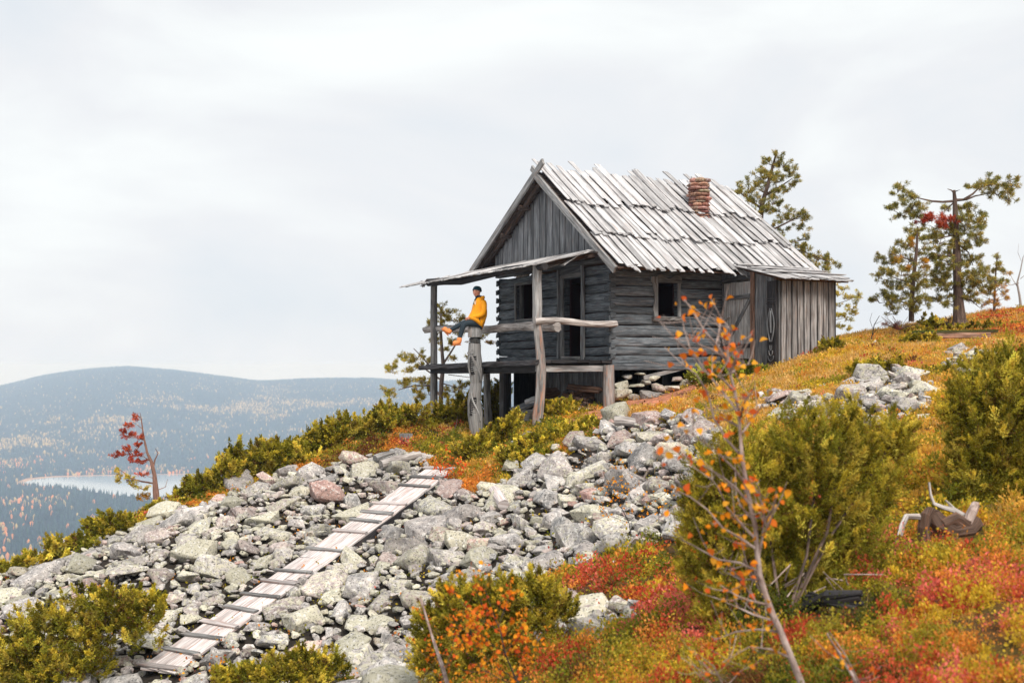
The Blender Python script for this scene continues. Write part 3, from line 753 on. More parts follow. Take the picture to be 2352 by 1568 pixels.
# near corner post: straight above the rail, bent barkless trunk below
mb = MB(); q = [lp(1234, 606, 25), lp(1234, 660, 25), lp(1234.5, 700, 25), lp(1234.5, 742, 25)]
mb.log(q, .105, 12, .004, 1.15, up=(1, 0, 0)); mb.build('porch_post', 'grey_wood', cabin)
mb = MB(); q = [lp(1234, 742, 24.95), lp(1237, 775, 24.95), lp(1241, 810, 24.95), lp(1243.5, 850, 24.95), lp(1242, 890, 24.95), lp(1239, 925, 24.95), lp(1235, 955, 24.95), lp(1233, 985, 24.95)]
mb.log(q, .095, 14, .005, 1.1, r2=.125, up=(1, 0, 0)); pp = mb.build('porch_post', 'post_wood', cabin); pp['label'] = 'bent barkless lower post streaked red'
mb = MB(); q = [lp(996.5, 652 + i * 42, 30.1) for i in range(9)]
mb.log(q, .085, 12, .004, .8, up=(1, 0, 0), r2=.10, knots=.03); fpm = mb.build('porch_post', 'grey_wood', cabin)
mb = MB(); q = [lp(1090, 0, 27.6)]
mb.log([lp(1117, 843, 28), lp(1118, 900, 28), lp(1122, 975, 27.9)], .085, 10, .01, .8, up=(1, 0, 0), r2=.10); mb.build('porch_post', 'grey_wood', cabin)
mb = MB(); mb.log([lp(1158, 845, 28.6), lp(1158, 960, 28.6)], .125, 10, .01, .5, up=(1, 0, 0)); mb.build('porch_post', 'grey_wood', cabin)
mb = MB(); mb.log([lp(1398, 838, 25.75), lp(1398, 880, 25.75), lp(1399, 935, 25.75)], .125, 12, .006, 1.0, up=(1, 0, 0), r2=.14); cpo = mb.build('corner_post', 'post_wood', cabin)
# beams and rails
mb = MB(); mb.log([(PU - .02, v, 2.18 + .05 * math.sin(v * 1.3)) for v in (-.35, .3, 1.5, 2.7, 3.9, 5.0, 6.0)], .085, 12, .012, .9, r2=.10); mb.build('porch_beam', 'dark_wood', cabin)
mb = MB(); r0, r1 = lp(972, 757.5, 30.7), lp(1275, 750, 24.95)
pts = [r0.lerp(r1, i / 11) + Vector((.06, 0, .03 * math.sin(i * .9))) for i in range(12)]
mb.log(pts, .085, 14, .012, 1.15, r2=.10, knots=.09); mb.build('rail', 'snag_wood', cabin)
mb = MB(); r0, r1 = lp(1228, 737.5, 24.8), lp(1416, 743, 25.75)
pts = [r0.lerp(r1, i / 9) + Vector((0, 0, .03 * math.sin(i * .7))) for i in range(10)]
mb.log(pts, .08, 14, .01, 1.25, r2=.07, knots=.08); mb.build('rail', 'snag_wood', cabin)
# porch roof: two layers of boards running down from the gable
mb = MB(); v = -.28; i = 0
while v < 7.15:
    wd = U(.10, .2); f = (v + .3) / 7.4
    zt = 2.72 - .02 * f; uo = -2.12 - U(0, .16) - .10 * f
    if v < .25: ui = -.35 - (.25 - v) * 1.0
    elif v > HW + .75: ui = -.45 - (v - HW - .75) * 1.5
    else: ui = -.02
    zi = zt - .235 * (-ui)
    ze = zt + .235 * uo
    for ly in range(2):
        if U(0, 1) < .35 and ly: continue
        mb.board((ui, v + wd / 2 + ly * .05, zi + .0 + ly * .03), (uo + ly * U(.0, .9), v + wd / 2 + ly * .05, ze - .01 + ly * (.03)), wd * 1.03, .02, (0, 0, 1), 4, jit=.008, col=U(.6, 1.05), capjit=.04)
    v += wd * .95; i += 1
proof = mb.build('porch_roof', 'roof_wood', cabin)
mb = MB()
for v in (.35, 1.6, 2.9, 4.2, 5.4): mb.board((.0, v, 2.60), (-1.95, v, 2.20), .08, .1, (0, 0, 1), 2, col=.8)
for uu in (-.5, -1.2): mb.board((uu, -.2, 2.70 + .235 * uu - .03), (uu, 6.2, 2.69 + .235 * uu - .03), .12, .02, (0, 0, 1), 4, col=.8)
mb.build('rafter', 'soffit_wood', proof)

# boarded skirt below the front wall, posts and braces under the floor
mb = MB(); v = .15
while v < 3.35:
    wd = U(.09, .15); gx, gy, _ = l2w(-.12, v, 0); gzv = gz(gx, gy)
    mb.board((-.10 + U(-.015, .015), v + wd / 2, gzv - .25), (-.10, v + wd / 2 + U(-.02, .02), -.06), wd, .025, (-1, 0, 0), 2, col=U(.6, 1.1)); v += wd + U(.0, .035)
mb.build('skirt_and_blocker_boards', 'gable_wood', cabin)
for (uu, vv) in ((.15, HW - .1), (.15, 3.6), (2.6, .2), (-1.0, 3.2), (1.1, .35), (1.5, .9), (-.1, 4.9)):
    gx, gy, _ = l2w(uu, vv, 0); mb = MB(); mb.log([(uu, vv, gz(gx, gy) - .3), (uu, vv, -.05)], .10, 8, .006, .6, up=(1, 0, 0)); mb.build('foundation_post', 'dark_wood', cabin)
mb = MB()  # dark boards added at the back and end to block daylight under the floor
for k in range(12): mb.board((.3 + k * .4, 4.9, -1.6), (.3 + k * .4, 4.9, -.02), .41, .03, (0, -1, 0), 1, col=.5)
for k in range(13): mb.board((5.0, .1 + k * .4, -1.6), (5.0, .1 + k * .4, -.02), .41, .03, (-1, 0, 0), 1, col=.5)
mb.build('skirt_and_blocker_boards', 'dark_wood', cabin)
mb = MB(); a = onplane(1478, 868, 'v', -.03); b = onplane(1580, 842, 'v', -.03)
mb.board(a, b, .04, .10, (0, 0, 1), 4, col=1.1); mb.build('brace', 'grey_wood', cabin)

# ---- lean-to shed, attached to the side wall
SU, SVN = 3.18, -2.03
zg = -.10
def ux(px, py, u=SU): return onplane(px, py, 'u', u)
dA, dB = ux(1667, 651), ux(1727.6, 646)
d_v1, d_v0 = dA.y, dB.y                                    # door from v1 (house side) to v0
dz0 = ux(1726, 826).z; dz1 = (dA.z + dB.z) / 2
def shroof(v): return 1.99 + (v - SVN + .12) * .225         # lean-to roof height
mb = MB(); v = -.02
while v > SVN:                                              # boards round the door
    wd = U(.09, .14); vc = v - wd / 2
    if vc < d_v1 + .02 and vc > d_v0 - .02: z0_, z1_ = dz1 + .03, shroof(vc) - .03
    else: z0_, z1_ = zg - .1, shroof(vc) - .03
    if z1_ > z0_: mb.board((SU, vc, z0_), (SU + .005, vc, z1_), wd * .98, .03, (-1, 0, 0), 3, col=U(.65, 1.0))
    v -= wd
mb.build('shed_wall', 'gable_wood', cabin)
mb = MB(); u = SU; k = 0
while u < 4.86:
    wd = U(.10, .19); up_ = k % 2; wd = U(.12, .17) if up_ else U(.12, .17)
    gx, gy, _ = l2w(u, SVN, 0); zb = max(gz(gx, gy) - .08, -.2) + U(-.02, .03)
    if up_: mb.board((u + wd / 2, SVN - .02, zb), (u + wd / 2 + U(-.02, .02), SVN - .02, 1.97), wd, .03, (0, -1, 0), 4, col=U(.95, 1.45), jit=.006)
    else: mb.board((u + .04, SVN + .01, zb), (u + .04, SVN + .01, 1.97), .12, .02, (0, -1, 0), 2, col=.35)
    u += wd * (.92 if up_ else .40); k += 1
mb.build('shed_wall', 'shed_wood', cabin)
mb = MB(); mb.box((4.84, SVN, -.1), (4.88, .0, 2.0), .5); mb.box((SU + .05, SVN + .06, -.12), (4.84, -.02, -.06), .4); mb.build('shed_wall', 'gable_wood', cabin)
mb = MB(); nb = 4
for k in range(nb):
    va = d_v1 + (d_v0 - d_v1) * (k + .5) / nb; mb.board((SU - .03, va, dz0 + .03), (SU - .03, va, dz1), abs(d_v1 - d_v0) / nb * .985, .03, (-1, 0, 0), 4, col=U(1.15, 1.4))
door = mb.build('shed_door', 'grey_wood', cabin)
mb = MB(); hh = dz1 - dz0
for zc, tn in ((dz0 + hh * .80, .9), (dz0 + hh * .17, .25)): mb.board((SU - .06, d_v1 + .04, zc), (SU - .06, d_v0 + .0, zc + .02), .03, .10, (0, 0, 1), 3, col=tn)
mb.board((SU - .06, d_v1 - .12, dz0 + hh * .22), (SU - .06, d_v0 + .03, dz0 + hh * .76), .03, .09, (0, 0, 1), 3, col=.9)
mb.build('brace', 'gable_wood', door)
mb = MB(); mb.log([(SU - .09, d_v1 - .02, dz0 + hh * .50), (SU - .12, d_v1 - .16, dz0 + hh * .52), (SU - .13, d_v1 - .30, dz0 + hh * .56)], .018, 6, .003); mb.build('handle', 'snag_wood', door)
mb = MB(); mb.board((SU - .05, d_v1 + .06, dz1 + .06), (SU - .05, d_v0 - .02, dz1 + .10), .05, .09, (0, 0, 1), 3, col=.45)
mb.board((SU - .03, d_v1 + .05, zg), (SU - .03, d_v1 + .05, dz1 + .02), .06, .05, (-1, 0, 0), 3, col=.7); lt = mb.build('door_frame', 'gable_wood', cabin)
mb = MB(); mb.board((SU - .05, d_v0 - .07, zg + .1), (SU - .05, d_v0 - .07, dz1 + .20), .12, .04, (-1, 0, 0), 6, col=1.6); jb = mb.build('jamb', 'brown_wood', lt); jb['label'] = 'reddish brown door jamb'
# carved panel at the shed corner: two heads and rings in relief
va, vb = -1.72, -2.06
mb = MB(); mb.board((SU - .07, (va + vb) / 2, -.14), (SU - .07, (va + vb) / 2 - .01, 1.93), .30, .05, (-1, 0, 0), 10, col=.8, jit=.008)
for zc in (1.42, 1.47, 1.52): mb.board((SU - .10, va - .02, zc), (SU - .10, vb + .02, zc), .02, .02, (0, 0, 1), 2, col=1.1)
cv = mb.build('carved_panel', 'dark_wood', cabin)
mb = MB(); vc = (va + vb) / 2
for sgn in (-1, 1):
    pts = [(SU - .10, vc + sgn * (.02 + .09 * math.sin(t * math.pi)), 1.30 - t * .75) for t in np.linspace(0, 1, 9)]
    mb.log(pts, .016, 6, .002, 1.2, up=(1, 0, 0))
    for i in range(3):
        pts = [(SU - .10, vc + sgn * (.03 + .03 * i) * math.cos(t), .45 - .12 * i + .10 * math.sin(t)) for t in np.linspace(-1.5, .2, 6)]
        mb.log(pts, .012, 6, .002, 1.0, up=(1, 0, 0))
mb.log([(SU - .10, vc, 1.25), (SU - .105, vc, 1.0), (SU - .10, vc, .75)], .03, 8, .003, 1.6, up=(1, 0, 0), r2=.015)
mb.build('carving', 'gable_wood', cv)
# lean-to roof
mb = MB(); u = 2.95
while u < 5.02:
    wd = U(.12, .2)
    for ly in range(2):
        if u < SU + .3 and ly: continue
        v0_ = -.70 - U(0, .05); v1_ = SVN - .22 - U(0, .14) - (.12 if ly == 0 else 0)
        mb.board((u + wd / 2, v0_, shroof(v0_) + .05 + ly * .03), (u + wd / 2 + .02, v1_, shroof(v1_) + .03 + ly * .03), wd * 1.04, .02, (0, 0, 1), 4, col=U(.65, 1.05), jit=.006, capjit=.04)
    u += wd * .95
for k in range(3): mb.board((2.95, -.80 - k * .5, shroof(-.8 - k * .5) + .10), (5.15 + .1 * k, -.85 - k * .5, shroof(-.85 - k * .5) + .09), .16, .018, (0, 0, 1), 4, col=U(.7, 1))
mb.build('shed_roof', 'roof_wood', cabin)
mb = MB(); mb.board((3.0, SVN - .08, 1.97), (5.2, SVN - .08, 1.97), .06, .07, (0, 0, 1), 4, col=.8); mb.board((SU, -.05, shroof(0) - .02), (SU, SVN - .1, 1.98), .06, .07, (0, 0, 1), 3, col=.7)
mb.build('eave_beam', 'brown_wood', cabin)

# ------------------------------------------------------------------ carved pillar the person sits on
pb = at(1091, 1003, 27.25)
pil = empty('carved_pillar', pb, 'tall grey carved wooden pillar under the seated person, in front of the porch rail', 'pillar')
def px2(py): return (HY - py) / F * 27.25 - pb.z
prof_lo = [(px2(1012), .15), (px2(985), .185), (px2(950), .205), (px2(920), .175), (px2(880), .155), (px2(850), .20), (px2(835), .20), (px2(810), .17), (px2(789), .16)]
mb = MB(); sec = [(math.cos(a) * (.5 + .5 * min(1, .82 / max(abs(math.cos(a)), abs(math.sin(a)), .01)) ) , math.sin(a)) for a in [i * math.pi / 9 for i in range(18)]]
cxs = [.05, .04, .01, -.02, .03, .03, .0, -.01, .0]
mb.sweep([(cxs[i], 0, z) for i, (z, r) in enumerate(prof_lo)], sec, (0, 1, 0), 1.0, scales=[r for z, r in prof_lo], jit=.006)
mb.build('shaft', 'grey_wood', pil)
mb = MB()
for k in range(3):
    z = px2(787 - k * 4.4); mb.lathe([(.12, z - .022), (.142, z - .01), (.142, z + .008), (.12, z + .02)], .35, 18)
mb.lathe([(.115, px2(791)), (.115, px2(773))], .25, 16)
mb.build('rings', 'grey_wood', pil)
mb = MB(); zt = px2(747.5); zb = px2(774.5)
sec2 = [(-.165, -.13), (-.13, -.165), (.13, -.165), (.165, -.13), (.165, .13), (.13, .165), (-.13, .165), (-.165, .13)]
mb.sweep([(0, 0, zb), (0, 0, zb + .06), (0, 0, zt - .06), (.0, 0, zt)], sec2, (0, 1, 0), 1.05, scales=[1, 1, .97, .9], jit=.004)
mb.build('capital', 'grey_wood', pil)
mb = MB()                                                     # relief carving: two ribbed open mouths, brow ridges, round eye
yf = -.17
for zc, s in ((px2(838), 1.0), (px2(933), .95)):
    mb.log([(-.09 * s + .16 * s * (1 - math.cos(t)) / 2 * 1.4, yf - .0 - .02 * math.sin(t), zc + .36 * s - t / math.pi * .72 * s) for t in np.linspace(0, math.pi, 10)], .026, 8, .003, 1.1, up=(0, 1, 0))
    mb.log([(-.10 * s - .05 * math.sin(t), yf - .0, zc + .26 * s - t / math.pi * .5 * s) for t in np.linspace(0, math.pi, 8)], .022, 8, .003, 1.1, up=(0, 1, 0))
    for k in range(7): mb.board((-.09, yf - .028, zc + .15 - k * .05), (.03, yf - .028, zc + .16 - k * .05), .02, .014, (0, 0, 1), 2, col=.9)
mb.log([(-.06, yf + .02, px2(808)), (-.06, yf - .05, px2(808))], .05, 12, .002, 1.3, up=(0, 0, 1)); mb.log([(-.14, yf + .06, px2(811)), (-.14, yf - .01, px2(811))], .045, 12, .002, .8, up=(0, 0, 1))
mb.build('carving', 'grey_wood', pil)
mb = MB()  # dark boards on the shaft stand in for the shade inside the mouths
for zc in (px2(838), px2(933)):
    mb.board((-.035, yf - .005, zc + .22), (-.045, yf - .005, zc - .22), .15, .03, (0, -1, 0), 5, col=.5, jit=.006)
mb.build('hollow_shade', 'dark_wood', pil)

# ------------------------------------------------------------------ rocks
def rock_proto(seed):
    r = random.Random(seed); bm = bmesh.new(); ax = (1, r.uniform(.62, .95), r.uniform(.42, .78))
    for i in range(r.randint(12, 20)):
        d = Vector((r.gauss(0, 1), r.gauss(0, 1), r.gauss(0, 1))).normalized()
        q = r.uniform(.82, 1.0); d = Vector([math.copysign(abs(c) ** .75, c) for c in d])
        bm.verts.new((d.x * ax[0] * q, d.y * ax[1] * q, d.z * ax[2] * q))
    g = bmesh.ops.convex_hull(bm, input=bm.verts)
    bmesh.ops.delete(bm, geom=[v for v in bm.verts if not v.link_faces], context='VERTS')
    bmesh.ops.dissolve_limit(bm, angle_limit=R(19), verts=bm.verts, edges=bm.edges)
    bmesh.ops.bevel(bm, geom=list(bm.edges), offset=r.uniform(.03, .075), segments=2, profile=.6, affect='EDGES', clamp_overlap=True)
    bmesh.ops.triangulate(bm, faces=bm.faces); bmesh.ops.remove_doubles(bm, verts=bm.verts, dist=.01)
    long = [e for e in bm.edges if e.calc_length() > .35]
    bmesh.ops.subdivide_edges(bm, edges=long, cuts=1, use_grid_fill=True); bmesh.ops.triangulate(bm, faces=bm.faces)
    bm.normal_update()
    for v in bm.verts: v.co += v.normal * r.uniform(-.022, .022)
    V = np.array([v.co[:] for v in bm.verts]); Fc = np.array([[l.index for l in f.verts] for f in bm.faces]); bm.free(); return V, Fc
PRO = [rock_proto(100 + i) for i in range(26)]
def rotm(ax, ay, az):
    cx, sx_, cy, sy, cz, sz = math.cos(ax), math.sin(ax), math.cos(ay), math.sin(ay), math.cos(az), math.sin(az)
    return np.array([[cz, -sz, 0], [sz, cz, 0], [0, 0, 1]]) @ np.array([[cy, 0, sy], [0, 1, 0], [-sy, 0, cy]]) @ np.array([[1, 0, 0], [0, cx, -sx_], [0, sx_, cx]])
def rock_inst(rad, tilt=.35, flat=1.0):
    V, Fc = PRO[rnd.randrange(len(PRO))]
    s = np.array([rad * U(.9, 1.15), rad * U(.85, 1.1), rad * U(.8, 1.15) * flat])
    return (V * s) @ rotm(U(-tilt, tilt), U(-tilt, tilt), U(0, 6.28)).T, Fc
def rock_col(zone_y=.5):
    t = U(.74, 1.3); red = U(.5, .95) if rnd.random() < .07 else (U(.15, .4) if rnd.random() < .25 else U(0, .12)); return (t, min(1, max(0, rnd.gauss(zone_y, .26))), red)
def put_rock(p, V, Fc, col, label, cat='boulder', group=None, name='boulder', mat='rock'):
    o = mesh_np(name, V, Fc, np.array(col), mat); o.location = p; tag(o, label, cat, group); return o

class Pts:                                     # spacing test on a hash grid
    def __init__(s, c): s.c = c; s.g = {}
    def ok(s, x, y, r, f):
        i, j = int(x // s.c), int(y // s.c)
        for a in range(i - 1, i + 2):
            for b in range(j - 1, j + 2):
                for (X, Y, Rr) in s.g.get((a, b), ()):
                    if (X - x) ** 2 + (Y - y) ** 2 < (f * (r + Rr)) ** 2: return False
        return True
    def add(s, x, y, r): s.g.setdefault((int(x // s.c), int(y // s.c)), []).append((x, y, r))
# boardwalk line, so that no rock stands through it
BWp = [at(369, 1539, 17.0), at(1012, 1080, 24.0)]
bw0, bw1 = Vector((BWp[0].x, BWp[0].y)), Vector((BWp[1].x, BWp[1].y))
def bwdist(x, y):
    d = bw1 - bw0; t = ((x - bw0.x) * d.x + (y - bw0.y) * d.y) / d.length_squared
    tt = min(1, max(0, t)); q = bw0 + d * tt; return math.hypot(x - q.x, y - q.y), t
rocks = []
def scatter(n, rlo, rhi, f, rise, x0=-11, x1=12, y0=9, y1=29, mk='rock'):
    xs = rg.uniform(x0, x1, n); ys = rg.uniform(y0, y1, n); px, py, rk, pa = masks(xs, ys); zz = ground(xs, ys)
    k = np.where(rk & (px > -150) & (px < 2480) & (py < 1750))[0]; c = 0
    for i in k:
        x, y = float(xs[i]), float(ys[i]); rad = U(rlo, rhi); bd, bt = bwdist(x, y)
        low = bd < .42 and -.05 < bt < 1.05
        if (low and rad > .16) or (bd < .42 + rad * .75 and rad > .16 and -.05 < bt < 1.05): continue
        if not PT.ok(x, y, rad, f): continue
        PT.add(x, y, rad); z = float(zz[i]) + rad * rise - (.15 if low else 0)
        rocks.append((x, y, z, rad, float(px[i]), float(py[i]))); c += 1
    return c
PT = Pts(1.2)
# the boulders one recognises in the photo: photo x, y of the centre, radius in photo units
BIG = [(755,1130,62),(650,1160,38),(840,1085,38),(920,1075,38),(720,1085,35),(1100,1285,48),(970,1220,55),(1065,1245,45),(1190,1200,38),(1175,1245,42),(1260,1140,40),(1280,1190,38),(1200,1100,38),(1310,1225,34),(1000,1330,40),(1130,1190,32),
 (430,1240,38),(560,1170,40),(300,1290,42),(500,1300,48),(590,1290,34),(440,1325,36),(210,1320,36),(370,1420,36),(540,1230,30),(140,1360,36),(650,1260,33),(930,1345,34),(880,1380,36),(1020,1385,34),(820,1430,38),(900,1470,36),(700,1490,46),(760,1540,40),(640,1545,38),(560,1560,36),(280,1520,34),(90,1300,30),(40,1380,34),(480,1365,30),
 (1450,1105,60),(1380,1060,36),(1500,1000,40),(1550,1180,34),(1350,1120,34),(1480,1210,48),(1330,1010,34),(1420,1010,34),(1570,990,30),(1350,1265,34),(1230,1060,34),(1420,1180,34),(700,1330,34),(760,1370,30),(850,1230,32),(250,1390,30),
 (1850,905,34),(1790,945,44),(1900,945,36),(1950,900,34),(2005,925,38),(2060,900,28),(2100,925,34),(2030,870,22),(1990,960,28),(2120,960,24),(1780,900,30),(1290,1420,36),(1370,1430,36),(1340,1400,26),(2190,830,20),(2235,845,22),(2215,815,14),(1700,962,20),(1745,938,22),(1680,988,18),(1830,962,24),(1880,918,28),(1622,978,22),(1722,905,15),(1660,935,13),(2200,803,13),(2170,815,11),(2240,872,15),(1960,865,17),(1885,888,18),(1835,890,14),(2080,955,22)]
for bx, by, br in BIG:
    h = hit(bx, by + br * .25); rad = br * h.y / F * (1.28 if bx < 1700 else 1.0)
    bd, bt = bwdist(h.x, h.y)
    if bd < .50 + rad * .85 and 0 < bt < 1: continue
    PT.add(h.x, h.y, rad * .85); rocks.append((h.x, h.y, h.z + rad * .10, rad, bx, by))
scatter(5000, .36, .56, .74, .12); scatter(12000, .22, .33, .76, .30); scatter(26000, .12, .18, .76, .55)
PT2 = Pts(.6)
PT = PT2; scatter(34000, .06, .12, .70, .8)
# what each shows: the largest in the picture become single boulders
rocks.sort(key=lambda r: -r[3] / r[1])
n_single = 285
sv, sf, scn, off = [], [], [], 0
SETS = {}; ORD = ['leftmost'] + ['%s from the left' % q for q in ('second', 'third', 'fourth', 'fifth', 'sixth', 'seventh', 'eighth', 'ninth', 'tenth', 'eleventh', 'twelfth')]
for i, (x, y, z, rad, px, py) in enumerate(rocks):
    V, Fc = rock_inst(rad, .45, .95 if rad < .3 else .85)
    col = rock_col(.52 if px < 1250 and py > 1150 else .4)
    if i < n_single:
        big = 'large' if rad * F / y > 44 else 'medium'
        look = 'reddish' if col[2] > .3 else ('yellow-lichened' if col[1] > .58 else 'dark grey' if col[0] < .88 else 'pale grey')
        ext = V.max(0) - V.min(0); shape = 'flat' if ext[2] < .62 * max(ext[0], ext[1]) else ('long' if max(ext[:2]) > 1.32 * min(ext[:2]) else 'blocky')
        if py > 1380 and 1200 < px < 1500: zn = 'among the red heath'
        elif px > 2150: zn = 'below the plank bench'
        elif px > 1700: zn = '%s the lean-to' % ('far right of' if px > 1930 else 'below')
        else:
            bx_ = 369 + (1539 - py) * (643 / 459); third = 'upper' if py < 1230 else 'middle' if py < 1400 else 'lower'
            if py < 1080 and px > 1000: zn = 'below the porch' if px < 1450 else 'below the path'
            elif px < bx_: zn = 'left of the %s boardwalk' % third if px > bx_ - 260 else 'far left, %s scree' % third
            else: zn = 'right of the %s boardwalk' % third if px < bx_ + 260 else 'near the big juniper' if px > 1400 else 'mid scree, %s part' % third
        o = put_rock((x, y, z), V, Fc, col, '', 'boulder', 'boulders of the scree and rock bands')
        SETS.setdefault((big, look, shape, zn), []).append((px, o))
    else:
        sv.append(V + np.array([x, y, z])); sf.append(Fc + off); scn.append(np.repeat([col], len(V), 0)); off += len(V)
for (big, look, shape, zn), lst in SETS.items():
    lst.sort(key=lambda q: q[0])
    for n_, (_, o) in enumerate(lst):
        o['label'] = ('%s %s %s boulder %s' % (big, look, shape, zn)) if len(lst) == 1 else '%s of the %s %s %s boulders %s' % (ORD[min(n_, 11)], big, look, shape, zn)
o = mesh_np('rubble', np.concatenate(sv), np.concatenate(sf), np.concatenate(scn), 'rock'); tag(o, 'smaller lichened stones filling the scree between the boulders', 'rubble', kind='stuff')

# foundation stones below the side wall
NUM = 'one two three four five six seven eight nine ten eleven twelve thirteen fourteen fifteen sixteen seventeen eighteen'.split()
fs = [(1425,905,22),(1450,912,20),(1432,885,18),(1462,890,16),(1490,905,20),(1515,890,15),(1480,878,12),(1540,895,20),(1566,905,20),(1595,895,18),(1510,908,16),(1440,865,14),(1575,878,16),(1555,870,12),(1470,862,11),(1410,912,14),(1500,868,13)]
fsx = sorted(fs, key=lambda q: q[0])
for i, (px, py, r_) in enumerate(fs):
    d = 25.95 + (px - 1410) * .0045 + (.12 if py < 880 else 0); V, Fc = rock_inst(r_ * d / F * 1.5, .2, .72)
    c = rock_col(.55); c = (c[0], c[1], .5 if px > 1500 and i % 2 else .1)
    put_rock(at(px, py, d), V, Fc, c, 'foundation stone %s along the long wall, counted from the corner post' % ('number ' + NUM[fsx.index((px, py, r_))]), 'stone', 'foundation stones under the cabin', 'foundation_stone')
for i, (px, py, r_) in enumerate([(1215,985,22),(1185,1010,18),(1150,1000,14),(1545,935,16),(1630,910,14),(1590,925,12),(1510,965,12),(1340,975,10),(1700,890,12),(1180,975,14),(1475,1000,14)]):
    h = hit(px, py + r_ * .5); V, Fc = rock_inst(r_ * h.y / F, .2, .8); put_rock(h, V, Fc, rock_col(.3), 'small stone below the cabin ' + ('just right of the carved pillar foot', 'below the pillar foot, nearest the boardwalk', 'lowest left of the carved pillar', 'in the grass beyond the path, left one', 'beside the lean-to juniper, lower right one', 'beside the path, middle one', 'at the near edge of the path', 'nearest the woodpile', 'in the grass under the lean-to juniper', 'touching the carved pillar foot', 'by the thick grey log')[i], 'stone', 'stones in the grass below the cabin', 'stone')

